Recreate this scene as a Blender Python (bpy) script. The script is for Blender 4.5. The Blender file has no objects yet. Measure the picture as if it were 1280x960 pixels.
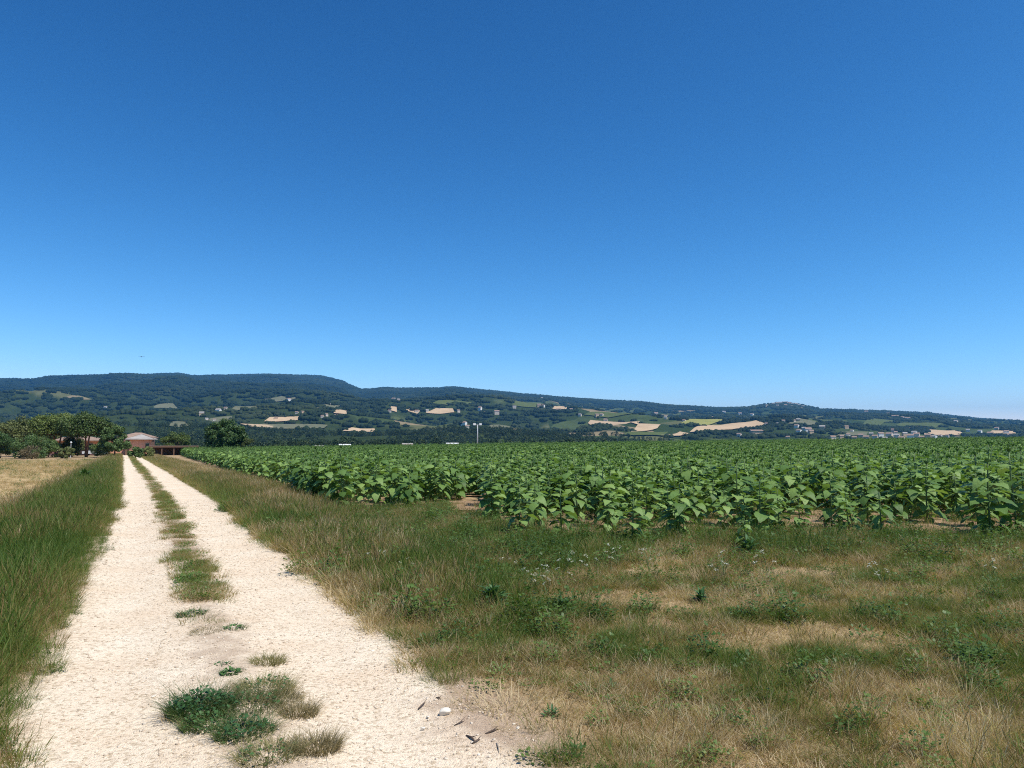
import bpy, math, random
import numpy as np
from mathutils import Matrix, Vector, Euler

sc = bpy.context.scene
col = sc.collection
R = math.radians
random.seed(7)
rng = np.random.default_rng(7)

# ------------------------------------------------------------------ camera
FPX = 940.0                                   # focal length in pixels of a 1280 wide picture
PITCH = math.atan(78.0 / FPX)
CAM_H = 1.65
cam_d = bpy.data.cameras.new('camera')
cam_d.sensor_width = 36.0
cam_d.lens = 36.0 * FPX / 1280.0
cam_d.clip_start = 0.05
cam_d.clip_end = 60000.0
cam = bpy.data.objects.new('camera', cam_d)
col.objects.link(cam)
cam.location = (0, 0, CAM_H)
cam.rotation_euler = (math.pi / 2 + PITCH, 0, 0)
sc.camera = cam

# ------------------------------------------------------------------ sky, sun, exposure
SUN_AZ, SUN_EL = R(122), R(60)                 # azimuth from +Y towards +X
world = bpy.data.worlds.new('World')
sc.world = world
world.use_nodes = True
wn = world.node_tree
bg = wn.nodes['Background']
sky = wn.nodes.new('ShaderNodeTexSky')
sky.sky_type = 'NISHITA'
sky.sun_disc = False
sky.sun_elevation = SUN_EL
sky.sun_rotation = SUN_AZ
sky.altitude = 1500
sky.air_density = 0.75
sky.dust_density = 0.25
sky.ozone_density = 9.0
# the phone's response to the sky: one gamma per channel, the same in every direction
sep = wn.nodes.new('ShaderNodeSeparateColor')
comb = wn.nodes.new('ShaderNodeCombineColor')
wn.links.new(sky.outputs[0], sep.inputs[0])
for ch, (gm, k) in enumerate(((2.4, 0.74), (1.65, 0.84), (1.35, 0.83))):
    pw = wn.nodes.new('ShaderNodeMath'); pw.operation = 'POWER'
    wn.links.new(sep.outputs[ch], pw.inputs[0]); pw.inputs[1].default_value = gm
    mu = wn.nodes.new('ShaderNodeMath'); mu.operation = 'MULTIPLY'
    wn.links.new(pw.outputs[0], mu.inputs[0]); mu.inputs[1].default_value = k
    wn.links.new(mu.outputs[0], comb.inputs[ch])
wn.links.new(comb.outputs[0], bg.inputs['Color'])
bg.inputs['Strength'].default_value = 0.112

sun_d = bpy.data.lights.new('sun', 'SUN')
sun_d.energy = 4.6
sun_d.angle = R(0.53)
sun_d.color = (1.0, 0.955, 0.88)
sun = bpy.data.objects.new('sun', sun_d)
col.objects.link(sun)
sun.rotation_euler = (math.pi / 2 - SUN_EL, 0, math.pi - SUN_AZ)
sun.location = (30, 10, 60)

sc.cycles.filter_width = 1.1
sc.cycles.use_denoising = False
sc.cycles.max_bounces = 6
sc.cycles.sample_clamp_indirect = 3.0
sc.cycles.sample_clamp_direct = 8.0
sc.cycles.transparent_max_bounces = 4
vs = sc.view_settings
vs.view_transform = 'Standard'
vs.look = 'None'
vs.exposure = 0.35
vs.gamma = 1.0
vs.use_curve_mapping = False

# ------------------------------------------------------------------ helpers
def tag(o, label=None, cat=None, group=None, kind=None):
    if label: o['label'] = label
    if cat: o['category'] = cat
    if group: o['group'] = group
    if kind: o['kind'] = kind
    return o

def empty(name, loc=(0, 0, 0), rz=0, s=1.0, parent=None):
    o = bpy.data.objects.new(name, None)
    o.empty_display_size = 0.1
    o.location = loc
    o.rotation_euler = (0, 0, rz)
    o.scale = (s, s, s)
    col.objects.link(o)
    o.parent = parent
    return o

def link(name, mesh, parent=None):
    o = bpy.data.objects.new(name, mesh)
    col.objects.link(o)
    o.parent = parent
    return o

ONES = ['', 'first', 'second', 'third', 'fourth', 'fifth', 'sixth', 'seventh', 'eighth', 'ninth', 'tenth', 'eleventh', 'twelfth', 'thirteenth', 'fourteenth', 'fifteenth', 'sixteenth', 'seventeenth', 'eighteenth', 'nineteenth']
TENS = {2: ('twenty', 'twentieth'), 3: ('thirty', 'thirtieth'), 4: ('forty', 'fortieth'), 5: ('fifty', 'fiftieth'), 6: ('sixty', 'sixtieth'), 7: ('seventy', 'seventieth'), 8: ('eighty', 'eightieth'), 9: ('ninety', 'ninetieth')}
def ordinal(n):
    if n < 20: return ONES[n]
    t, o = divmod(n, 10)
    return TENS[t][1] if o == 0 else TENS[t][0] + '-' + ONES[o]

class MB:
    """collects geometry for ONE mesh"""
    def __init__(s):
        s.v, s.f, s.m = [], [], []
    def add(s, v, f, m=0):
        b = len(s.v)
        s.v.extend([tuple(p) for p in v])
        s.f.extend([tuple(i + b for i in q) for q in f])
        s.m.extend([m] * len(f))
        return s
    def box(s, x0, x1, y0, y1, z0, z1, m=0):
        v = [(x0, y0, z0), (x1, y0, z0), (x1, y1, z0), (x0, y1, z0), (x0, y0, z1), (x1, y0, z1), (x1, y1, z1), (x0, y1, z1)]
        return s.add(v, [(0, 3, 2, 1), (4, 5, 6, 7), (0, 1, 5, 4), (1, 2, 6, 5), (2, 3, 7, 6), (3, 0, 4, 7)], m)
    def tube(s, pts, rad, n=6, m=0, cap=True):
        pts = [Vector(p) for p in pts]
        v, f = [], []
        for i, p in enumerate(pts):
            t = (pts[min(i + 1, len(pts) - 1)] - pts[max(i - 1, 0)]).normalized()
            a = t.orthogonal().normalized()
            b = t.cross(a)
            for k in range(n):
                q = 2 * math.pi * k / n
                v.append(p + (a * math.cos(q) + b * math.sin(q)) * rad[i])
        for i in range(len(pts) - 1):
            for k in range(n):
                f.append((i * n + k, i * n + (k + 1) % n, (i + 1) * n + (k + 1) % n, (i + 1) * n + k))
        if cap:
            f.append(tuple(range(n - 1, -1, -1)))
            f.append(tuple((len(pts) - 1) * n + k for k in range(n)))
        return s.add(v, f, m)
    def mesh(s, name, mats, smooth=False):
        me = bpy.data.meshes.new(name)
        me.from_pydata(s.v, [], s.f)
        for m in (mats if isinstance(mats, (list, tuple)) else [mats]):
            me.materials.append(m)
        me.polygons.foreach_set('material_index', s.m)
        if smooth:
            me.polygons.foreach_set('use_smooth', [True] * len(s.f))
        me.update()
        return me

def np_mesh(name, verts, faces, mat, smooth=False):
    """verts (N,3), faces (M,k) with constant k"""
    verts = np.asarray(verts, dtype=np.float32)
    faces = np.asarray(faces, dtype=np.int32)
    me = bpy.data.meshes.new(name)
    k = faces.shape[1]
    me.vertices.add(len(verts))
    me.vertices.foreach_set('co', verts.ravel())
    me.loops.add(faces.size)
    me.loops.foreach_set('vertex_index', faces.ravel())
    me.polygons.add(len(faces))
    me.polygons.foreach_set('loop_start', np.arange(len(faces), dtype=np.int32) * k)
    me.polygons.foreach_set('loop_total', np.full(len(faces), k, dtype=np.int32))
    if smooth:
        me.polygons.foreach_set('use_smooth', np.ones(len(faces), dtype=bool))
    for m in (mat if isinstance(mat, (list, tuple)) else [mat]):
        me.materials.append(m)
    me.update(calc_edges=True)
    me.validate()
    return me

def vhash(ix, iy, seed):
    h = (ix.astype(np.int64) * 374761393 + iy.astype(np.int64) * 668265263 + seed * 974634777) & 0xFFFFFFFF
    h = ((h ^ (h >> 13)) * 1274126177) & 0xFFFFFFFF
    h = h ^ (h >> 16)
    return (h & 0xFFFFFF) / float(0xFFFFFF)

def vnoise(x, y, seed=0):
    x = np.asarray(x, dtype=np.float64); y = np.asarray(y, dtype=np.float64)
    ix = np.floor(x); iy = np.floor(y)
    fx = x - ix; fy = y - iy
    fx = fx * fx * fx * (fx * (fx * 6 - 15) + 10); fy = fy * fy * fy * (fy * (fy * 6 - 15) + 10)
    a = vhash(ix, iy, seed); b = vhash(ix + 1, iy, seed); c = vhash(ix, iy + 1, seed); d = vhash(ix + 1, iy + 1, seed)
    return (a * (1 - fx) + b * fx) * (1 - fy) + (c * (1 - fx) + d * fx) * fy

def fbm(x, y, seed=0, o=4):
    s = 0.0; a = 0.5; t = 0.0
    for i in range(o):
        s = s + a * vnoise(x, y, seed + i * 17); t += a
        x = np.asarray(x) * 2.03 + 5.1; y = np.asarray(y) * 2.03 - 3.7; a *= 0.5
    return s / t

def sstep(a, b, x):
    t = np.clip((np.asarray(x, dtype=np.float64) - a) / (b - a), 0, 1)
    return t * t * (3 - 2 * t)

def ray(px, py):
    u = (px - 640) / FPX; v = (480 - py) / FPX
    return u, math.cos(PITCH) - v * math.sin(PITCH), math.sin(PITCH) + v * math.cos(PITCH)

# ------------------------------------------------------------------ the lie of the land
ROAD_AZ = R(-25.752)
DX, DY = math.sin(ROAD_AZ), math.cos(ROAD_AZ)
NX, NY = math.cos(ROAD_AZ), -math.sin(ROAD_AZ)

def road_shift(s):
    s = np.asarray(s, dtype=np.float64)
    return -0.027 * 5.0 * np.log1p(np.exp(np.clip((s - 24) / 5.0, -30, 60)))

def us(x, y):
    """offset right of the track axis and distance along it"""
    x = np.asarray(x, dtype=np.float64); y = np.asarray(y, dtype=np.float64)
    s = DX * x + DY * y
    return NX * x + NY * y - road_shift(s), s

def xy(u, s):
    u = np.asarray(u, dtype=np.float64) + road_shift(s)
    return NX * u + DX * s, NY * u + DY * s

PROFILE = [(-300, 476), (-150, 470), (0, 474), (20, 474), (38, 476), (60, 471), (120, 469), (180, 468.5), (222, 467), (240, 470), (290, 469), (330, 468), (400, 470),
           (425, 476), (450, 487), (465, 486.5), (480, 485), (500, 486), (545, 485.5), (566, 484), (585, 486), (640, 491.5), (680, 495), (700, 497),
           (760, 501), (800, 502.5), (840, 508), (900, 511), (935, 510), (955, 506), (975, 503.5), (1000, 506), (1025, 512), (1060, 513), (1120, 515), (1160, 516),
           (1190, 520), (1220, 523.5), (1260, 526), (1290, 528), (1450, 524), (1700, 520)]
_paz, _pt = [], []
for _px, _py in PROFILE:
    a_, b_, c_ = ray(_px, _py)
    _paz.append(math.atan2(a_, b_)); _pt.append(c_ / math.hypot(a_, b_))
_paz = np.array([-math.pi, -1.6] + _paz + [1.6, math.pi]); _pt = np.array([0.03, 0.05] + _pt + [0.03, 0.03])
_daz = np.array([-math.pi, -0.7, -0.23, -0.17, 0.20, 0.27, 0.42, 0.60, math.pi])
_dr = np.array([6000, 6000, 5800, 5000, 4700, 4300, 4300, 6200, 6500], dtype=float)
VALLEY = -4.0

def height(x, y):
    x = np.asarray(x, dtype=np.float64); y = np.asarray(y, dtype=np.float64)
    r = np.hypot(x, y); az = np.arctan2(x, y)
    u, s = us(x, y)
    zn = 0.0145 * 4 * np.log1p(np.exp(np.clip((u - 8) / 4, -30, 40))) * sstep(-60, 40, s + 30)
    zn = np.minimum(zn, 6)
    zn = zn + 0.05 * (fbm(x * 0.13, y * 0.13, 3, 2) - 0.5) * sstep(3, 8, np.abs(u - 0.65))
    S = sstep(200, 480, r)
    z = zn * (1 - S) + VALLEY * S
    Rr = np.interp(az, _daz, _dr)
    Hc = CAM_H + Rr * np.interp(az, _paz, _pt)
    t = np.clip((r - 650) / (Rr - 650), 0, 1)
    p = 1.35
    mass = (Hc - VALLEY) * t ** p
    wob = (fbm(x / 520, y / 520, 11, 4) - 0.5) * 0.34 * np.minimum(Hc, 420) * np.sin(np.pi * t) ** 0.8
    rid = (np.abs(fbm(x / 900 + 3, y / 900, 23, 3) - 0.5) * -2 + 0.35) * 0.22 * np.minimum(Hc, 420) * np.sin(np.pi * t)
    hill = mass + wob + rid
    hill = np.maximum(hill, 0.25 * mass)
    back = np.clip((r - Rr) / 3500, 0, 1)
    hill = hill * (1 - 0.6 * back * back * (3 - 2 * back))
    return z + hill

def hz(x, y):
    return float(height(np.array([x]), np.array([y]))[0])

def hit(px, py, r0=450.0, r1=7500.0):
    """first point of the land seen along a line of sight from the camera"""
    a, b, c = ray(px, py)
    L = math.hypot(a, b)
    rr = np.concatenate([np.arange(r0, 1500, 5.0), np.arange(1500, r1, 12.0)])
    X = a / L * rr; Y = b / L * rr
    d = CAM_H + c / L * rr - height(X, Y)
    k = np.argmax(d < 0)
    if d[k] >= 0:
        k = int(np.argmin(d))
    return float(X[k]), float(Y[k]), float(rr[k])

def P(px, depth):
    return (px - 640) / FPX * depth, depth

def ground_at(px, py):
    """where the line of sight through a pixel of the photo meets the near ground"""
    a, b, c = ray(px, py)
    t = (0 - CAM_H) / c
    for _ in range(4):
        t = (hz(a * t, b * t) - CAM_H) / c
    return a * t, b * t

# ------------------------------------------------------------------ materials
def mat(name):
    m = bpy.data.materials.new(name)
    m.use_nodes = True
    nt = m.node_tree
    b = nt.nodes['Principled BSDF']
    b.inputs['Specular IOR Level'].default_value = 0.3
    return m, nt, b

def N(nt, t, **k):
    n = nt.nodes.new(t)
    for a, v in k.items():
        if a in n.inputs and not hasattr(n, a):
            n.inputs[a].default_value = v
        else:
            setattr(n, a, v)
    return n

def ramp(nt, stops, fac=None, interp='LINEAR'):
    n = nt.nodes.new('ShaderNodeValToRGB')
    cr = n.color_ramp
    cr.interpolation = interp
    while len(cr.elements) < len(stops):
        cr.elements.new(0.5)
    for e, (p, c) in zip(cr.elements, stops):
        e.position = p; e.color = (*c, 1)
    if fac is not None:
        nt.links.new(fac, n.inputs[0])
    return n

def noise(nt, scale, vec=None, detail=4, rough=0.6):
    n = nt.nodes.new('ShaderNodeTexNoise')
    n.inputs['Scale'].default_value = scale
    n.inputs['Detail'].default_value = detail
    n.inputs['Roughness'].default_value = rough
    if vec is not None:
        nt.links.new(vec, n.inputs['Vector'])
    return n

def mixc(nt, fac, a, b, mode='MIX'):
    n = nt.nodes.new('ShaderNodeMix')
    n.data_type = 'RGBA'; n.blend_type = mode
    if isinstance(fac, (int, float)): n.inputs[0].default_value = fac
    else: nt.links.new(fac, n.inputs[0])
    for i, c in ((6, a), (7, b)):
        if isinstance(c, tuple): n.inputs[i].default_value = (*c, 1)
        else: nt.links.new(c, n.inputs[i])
    return n.outputs[2]

def bump(nt, b, h, strength, dist):
    n = nt.nodes.new('ShaderNodeBump')
    n.inputs['Strength'].default_value = strength
    n.inputs['Distance'].default_value = dist
    nt.links.new(h, n.inputs['Height'])
    nt.links.new(n.outputs[0], b.inputs['Normal'])

def pos(nt):
    return nt.nodes.new('ShaderNodeNewGeometry').outputs['Position']

def mapr(nt, v, a, b, c=0.0, d=1.0):
    n = nt.nodes.new('ShaderNodeMapRange')
    nt.links.new(v, n.inputs[0])
    for i, q in enumerate((a, b, c, d)):
        n.inputs[1 + i].default_value = q
    return n.outputs[0]

M = {}

def plain(name, c, rough=0.7, var=0.0, scale=3.0):
    m, nt, b = mat(name)
    b.inputs['Roughness'].default_value = rough
    if var:
        n = noise(nt, scale, pos(nt), 5)
        r_ = ramp(nt, [(0.25, tuple(q * (1 - var) for q in c)), (0.75, tuple(min(1, q * (1 + var)) for q in c))], n.outputs[0])
        nt.links.new(r_.outputs[0], b.inputs['Base Color'])
    else:
        b.inputs['Base Color'].default_value = (*c, 1)
    M[name] = m
    return m

# leaf-like material: diffuse + translucent, driven by a per instance tint or random
def leafmat(name, stops, rough=0.5, trans=0.3, spec=0.3, tint=None, tcol=(1.1, 1.15, 0.5), jitter=0.25, geo_scale=None):
    m, nt, b = mat(name)
    b.inputs['Roughness'].default_value = rough
    b.inputs['Specular IOR Level'].default_value = spec
    oi = nt.nodes.new('ShaderNodeObjectInfo')
    if tint:
        at = nt.nodes.new('ShaderNodeAttribute')
        at.attribute_type = 'INSTANCER'; at.attribute_name = tint
        f = at.outputs['Fac']
    else:
        f = oi.outputs['Random']
    g = nt.nodes.new('ShaderNodeNewGeometry')
    rp = g.outputs['Random Per Island']
    ma = nt.nodes.new('ShaderNodeMath'); ma.operation = 'MULTIPLY_ADD'
    nt.links.new(rp, ma.inputs[0]); ma.inputs[1].default_value = jitter; 
    ad = nt.nodes.new('ShaderNodeMath'); ad.operation = 'SUBTRACT'
    nt.links.new(f, ad.inputs[0]); ad.inputs[1].default_value = jitter / 2
    nt.links.new(ad.outputs[0], ma.inputs[2])
    r_ = ramp(nt, stops, ma.outputs[0])
    c = r_.outputs[0]
    nt.links.new(c, b.inputs['Base Color'])
    tr = nt.nodes.new('ShaderNodeBsdfTranslucent')
    tc = mixc(nt, 1.0, c, tcol, 'MULTIPLY')
    nt.links.new(tc, tr.inputs['Color'])
    mx = nt.nodes.new('ShaderNodeMixShader')
    mx.inputs[0].default_value = trans
    nt.links.new(b.outputs[0], mx.inputs[1]); nt.links.new(tr.outputs[0], mx.inputs[2])
    nt.links.new(mx.outputs[0], nt.nodes['Material Output'].inputs['Surface'])
    if geo_scale:
        nz = noise(nt, geo_scale, pos(nt), 3, 0.6)
        bump(nt, b, nz.outputs[0], 0.5, 0.02)
    M[name] = m
    return m

leafmat('sunflower_leaf', [(0.0, (0.074, 0.146, 0.033)), (0.5, (0.143, 0.247, 0.062)), (1.0, (0.240, 0.355, 0.100))], rough=0.5, trans=0.30, spec=0.28, jitter=0.8, geo_scale=30)
leafmat('stalk', [(0.0, (0.075, 0.13, 0.035)), (1.0, (0.12, 0.18, 0.06))], rough=0.5, trans=0.05)
GRASS = [(0.0, (0.075, 0.135, 0.020)), (0.25, (0.150, 0.200, 0.040)), (0.48, (0.250, 0.220, 0.070)), (0.62, (0.285, 0.170, 0.080)), (0.80, (0.43, 0.315, 0.165)), (1.0, (0.66, 0.54, 0.34))]
leafmat('grass', GRASS, rough=0.5, trans=0.42, spec=0.3, tint='tint', jitter=0.55)
leafmat('herb', [(0.0, (0.055, 0.110, 0.022)), (0.6, (0.11, 0.18, 0.038)), (1.0, (0.20, 0.24, 0.06))], rough=0.5, trans=0.3, tint='tint', jitter=0.5)
leafmat('tuft_grass', GRASS, rough=0.55, trans=0.25, spec=0.25, jitter=0.4)
leafmat('weed_leaf', [(0.0, (0.040, 0.105, 0.034)), (1.0, (0.09, 0.18, 0.055))], rough=0.45, trans=0.2, jitter=0.6)
leafmat('petal', [(0.0, (0.45, 0.45, 0.32)), (1.0, (0.62, 0.62, 0.50))], rough=0.6, trans=0.3, tcol=(1, 1, 1))
leafmat('straw', [(0.0, (0.34, 0.24, 0.12)), (1.0, (0.58, 0.46, 0.28))], rough=0.6, trans=0.2, jitter=0.8)
leafmat('pine_leaf', [(0.0, (0.050, 0.085, 0.018)), (1.0, (0.14, 0.18, 0.04))], rough=0.55, trans=0.15, jitter=1.0)
leafmat('olive_leaf', [(0.0, (0.070, 0.092, 0.026)), (1.0, (0.165, 0.18, 0.055))], rough=0.55, trans=0.15, jitter=1.0)
leafmat('dark_leaf', [(0.0, (0.042, 0.088, 0.022)), (1.0, (0.11, 0.165, 0.045))], rough=0.5, trans=0.15, jitter=1.0)
leafmat('brown_leaf', [(0.0, (0.07, 0.055, 0.03)), (1.0, (0.15, 0.12, 0.06))], rough=0.6, trans=0.15, jitter=1.0)
leafmat('valley_leaf', [(0.0, (0.020, 0.040, 0.012)), (0.6, (0.036, 0.062, 0.018)), (1.0, (0.075, 0.10, 0.028))], rough=0.6, trans=0.1, tint='tint', jitter=0.5)
leafmat('forest_leaf', [(0.0, (0.012, 0.022, 0.010)), (0.6, (0.020, 0.034, 0.013)), (1.0, (0.042, 0.055, 0.022))], rough=0.8, trans=0.0, spec=0.1, tint='tint', jitter=0.4)
plain('bark', (0.13, 0.095, 0.07), 0.9, 0.4, 8)
plain('pine_bark', (0.24, 0.12, 0.07), 0.9, 0.4, 8)
plain('red_plaster', (0.70, 0.35, 0.23), 0.85, 0.10, 1.5)
plain('cream_plaster', (0.62, 0.52, 0.40), 0.85, 0.12, 0.2)
plain('white_plaster', (0.78, 0.74, 0.66), 0.85, 0.10, 0.2)
plain('ochre_plaster', (0.52, 0.38, 0.24), 0.85, 0.12, 0.2)
plain('stone_wall', (0.40, 0.34, 0.27), 0.9, 0.2, 0.3)
plain('roof_tile', (0.29, 0.20, 0.15), 0.85, 0.25, 1.2)
plain('roof_pale', (0.34, 0.31, 0.28), 0.85, 0.2, 1.0)
plain('brown_wood', (0.15, 0.085, 0.055), 0.75, 0.25, 3)
plain('dark_glass', (0.02, 0.025, 0.03), 0.15)
plain('shutter_green', (0.05, 0.08, 0.06), 0.6)
plain('metal_white', (0.72, 0.72, 0.70), 0.45)
plain('metal_grey', (0.42, 0.43, 0.44), 0.45)
plain('rubber', (0.02, 0.02, 0.02), 0.8)
plain('car_paint', (0.55, 0.56, 0.57), 0.25)
plain('limestone', (0.66, 0.60, 0.50), 0.85, 0.12, 25)
plain('stick_bark', (0.10, 0.072, 0.055), 0.9, 0.4, 60)
plain('pale_wood', (0.52, 0.42, 0.30), 0.85, 0.2, 40)
plain('feather', (0.02, 0.02, 0.022), 0.7)

def pebble_mat():
    m, nt, b = mat('pebble')
    g = nt.nodes.new('ShaderNodeNewGeometry')
    r_ = ramp(nt, [(0.0, (0.42, 0.33, 0.24)), (0.5, (0.56, 0.46, 0.34)), (1.0, (0.66, 0.57, 0.45))], g.outputs['Random Per Island'])
    nt.links.new(r_.outputs[0], b.inputs['Base Color'])
    b.inputs['Roughness'].default_value = 0.9
    M['pebble'] = m
pebble_mat()

def earth_color(nt, p):
    n1 = noise(nt, 0.55, p, 6, 0.65); n2 = noise(nt, 9, p, 6, 0.7); n3 = noise(nt, 60, p, 4, 0.7)
    c1 = ramp(nt, [(0.30, (0.24, 0.16, 0.095)), (0.46, (0.38, 0.28, 0.175)), (0.60, (0.53, 0.42, 0.28)), (0.75, (0.60, 0.49, 0.34))], n1.outputs[0]).outputs[0]
    c2 = ramp(nt, [(0.3, (0.55, 0.5, 0.42)), (0.7, (1.15, 1.1, 1.0))], n2.outputs[0]).outputs[0]
    c3 = ramp(nt, [(0.3, (0.6, 0.58, 0.52)), (0.65, (1.15, 1.12, 1.05))], n3.outputs[0]).outputs[0]
    return mixc(nt, 1.0, mixc(nt, 1.0, c1, c2, 'MULTIPLY'), c3, 'MULTIPLY'), n3

def ground_mat():
    # dry meadow earth: straw coloured litter with brown and bare patches
    m, nt, b = mat('meadow_earth')
    p = pos(nt)
    c, n3 = earth_color(nt, p)
    nt.links.new(c, b.inputs['Base Color'])
    b.inputs['Roughness'].default_value = 0.95
    bump(nt, b, n3.outputs[0], 0.7, 0.02)
    M['meadow_earth'] = m
ground_mat()

def soil_mat():
    m, nt, b = mat('field_soil')
    p = pos(nt)
    n1 = noise(nt, 0.8, p, 5); n2 = noise(nt, 14, p, 6, 0.7)
    c1 = ramp(nt, [(0.3, (0.30, 0.19, 0.11)), (0.7, (0.46, 0.31, 0.19))], n1.outputs[0]).outputs[0]
    c2 = ramp(nt, [(0.3, (0.6, 0.58, 0.55)), (0.7, (1.15, 1.15, 1.15))], n2.outputs[0]).outputs[0]
    nt.links.new(mixc(nt, 1.0, c1, c2, 'MULTIPLY'), b.inputs['Base Color'])
    b.inputs['Roughness'].default_value = 0.95
    bump(nt, b, n2.outputs[0], 0.8, 0.04)
    M['field_soil'] = m
soil_mat()

def stubble_mat():
    m, nt, b = mat('stubble_earth')
    p = pos(nt)
    n1 = noise(nt, 0.25, p, 5); n2 = noise(nt, 8, p, 6, 0.7)
    c1 = ramp(nt, [(0.3, (0.46, 0.33, 0.165)), (0.7, (0.58, 0.43, 0.23))], n1.outputs[0]).outputs[0]
    c2 = ramp(nt, [(0.3, (0.7, 0.66, 0.6)), (0.7, (1.15, 1.12, 1.1))], n2.outputs[0]).outputs[0]
    nt.links.new(mixc(nt, 1.0, c1, c2, 'MULTIPLY'), b.inputs['Base Color'])
    b.inputs['Roughness'].default_value = 0.95
    bump(nt, b, n2.outputs[0], 0.6, 0.04)
    M['stubble_earth'] = m
stubble_mat()

def track_mat():
    # pale crushed limestone; 'soil' attribute carries the earthy middle strip and ragged edges
    m, nt, b = mat('track_gravel')
    p = pos(nt)
    at = nt.nodes.new('ShaderNodeAttribute'); at.attribute_name = 'soil'
    n1 = noise(nt, 1.3, p, 5, 0.6); n2 = noise(nt, 28, p, 5, 0.75)
    vo = nt.nodes.new('ShaderNodeTexVoronoi'); vo.inputs['Scale'].default_value = 48
    nt.links.new(p, vo.inputs['Vector'])
    vo2 = nt.nodes.new('ShaderNodeTexVoronoi'); vo2.inputs['Scale'].default_value = 120
    nt.links.new(p, vo2.inputs['Vector'])
    c1 = ramp(nt, [(0.3, (0.72, 0.58, 0.42)), (0.7, (0.79, 0.685, 0.53))], n1.outputs[0]).outputs[0]
    c2 = ramp(nt, [(0.25, (0.80, 0.77, 0.72)), (0.5, (0.99, 0.98, 0.97)), (0.8, (1.06, 1.06, 1.06))], n2.outputs[0]).outputs[0]
    sp = nt.nodes.new('ShaderNodeSeparateColor'); nt.links.new(vo.outputs['Color'], sp.inputs[0])
    c3 = ramp(nt, [(0.0, (0.66, 0.62, 0.56)), (0.30, (0.98, 0.97, 0.96)), (1.0, (1.08, 1.07, 1.06))], sp.outputs[0]).outputs[0]
    c = mixc(nt, 1.0, mixc(nt, 1.0, c1, c2, 'MULTIPLY'), c3, 'MULTIPLY')
    s1 = ramp(nt, [(0.3, (0.36, 0.255, 0.17)), (0.7, (0.52, 0.40, 0.285))], n2.outputs[0]).outputs[0]
    n4 = noise(nt, 3.5, p, 5, 0.7)
    ma = nt.nodes.new('ShaderNodeMath'); ma.operation = 'ADD'
    nt.links.new(at.outputs['Fac'], ma.inputs[0])
    nt.links.new(mapr(nt, n4.outputs[0], 0.3, 0.7, -0.35, 0.35), ma.inputs[1])
    f = mapr(nt, ma.outputs[0], 0.3, 0.85)
    ae = nt.nodes.new('ShaderNodeAttribute'); ae.attribute_name = 'edge'
    ec, _ = earth_color(nt, p)
    nt.links.new(mixc(nt, ae.outputs['Fac'], mixc(nt, f, c, s1), ec), b.inputs['Base Color'])
    b.inputs['Roughness'].default_value = 0.95
    b.inputs['Specular IOR Level'].default_value = 0.15
    h = nt.nodes.new('ShaderNodeMath'); h.operation = 'ADD'
    nt.links.new(vo.outputs['Distance'], h.inputs[0]); nt.links.new(vo2.outputs['Distance'], h.inputs[1])
    h2 = nt.nodes.new('ShaderNodeMath'); h2.operation = 'MULTIPLY_ADD'
    nt.links.new(h.outputs[0], h2.inputs[0]); h2.inputs[1].default_value = -0.5; nt.links.new(n2.outputs[0], h2.inputs[2])
    bump(nt, b, h2.outputs[0], 0.75, 0.014)
    M['track_gravel'] = m
track_mat()

def hills_mat():
    m, nt, b = mat('hill_land')
    p = pos(nt)
    at = nt.nodes.new('ShaderNodeAttribute'); at.attribute_name = 'farm'
    n1 = noise(nt, 0.004, p, 6, 0.6); n2 = noise(nt, 0.05, p, 5, 0.7)
    wood = ramp(nt, [(0.3, (0.022, 0.036, 0.015)), (0.7, (0.045, 0.062, 0.022))], n2.outputs[0]).outputs[0]
    mp = nt.nodes.new('ShaderNodeMapping'); nt.links.new(p, mp.inputs[0])
    mp.inputs['Scale'].default_value = (0.0085, 0.0052, 0.0)
    mp.inputs['Rotation'].default_value = (0, 0, 0.5)
    vo = nt.nodes.new('ShaderNodeTexVoronoi'); vo.inputs['Scale'].default_value = 1.0
    nt.links.new(mp.outputs[0], vo.inputs['Vector'])
    sp = nt.nodes.new('ShaderNodeSeparateColor'); nt.links.new(vo.outputs['Color'], sp.inputs[0])
    farm = ramp(nt, [(0.0, (0.035, 0.055, 0.02)), (0.3, (0.055, 0.078, 0.028)), (0.55, (0.08, 0.10, 0.038)), (0.72, (0.11, 0.115, 0.05)), (0.86, (0.24, 0.19, 0.11)), (0.95, (0.07, 0.095, 0.035))], sp.outputs[0], 'CONSTANT').outputs[0]
    v2 = ramp(nt, [(0.3, (0.75, 0.75, 0.75)), (0.7, (1.15, 1.15, 1.15))], n2.outputs[0]).outputs[0]
    farm = mixc(nt, 1.0, farm, v2, 'MULTIPLY')
    nt.links.new(mixc(nt, at.outputs['Fac'], wood, farm), b.inputs['Base Color'])
    b.inputs['Roughness'].default_value = 1.0
    b.inputs['Specular IOR Level'].default_value = 0.0
    M['hill_land'] = m
hills_mat()

def crop_mat(name, a, c):
    m, nt, b = mat(name)
    n = noise(nt, 0.03, pos(nt), 6, 0.7)
    nt.links.new(ramp(nt, [(0.3, a), (0.7, c)], n.outputs[0]).outputs[0], b.inputs['Base Color'])
    b.inputs['Roughness'].default_value = 1.0
    b.inputs['Specular IOR Level'].default_value = 0.0
    M[name] = m
crop_mat('crop_tan', (0.40, 0.29, 0.18), (0.52, 0.38, 0.24))
crop_mat('crop_green', (0.075, 0.10, 0.035), (0.11, 0.13, 0.048))
crop_mat('crop_yellow', (0.22, 0.23, 0.07), (0.30, 0.28, 0.09))
crop_mat('crop_grey', (0.11, 0.12, 0.07), (0.17, 0.165, 0.105))

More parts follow.
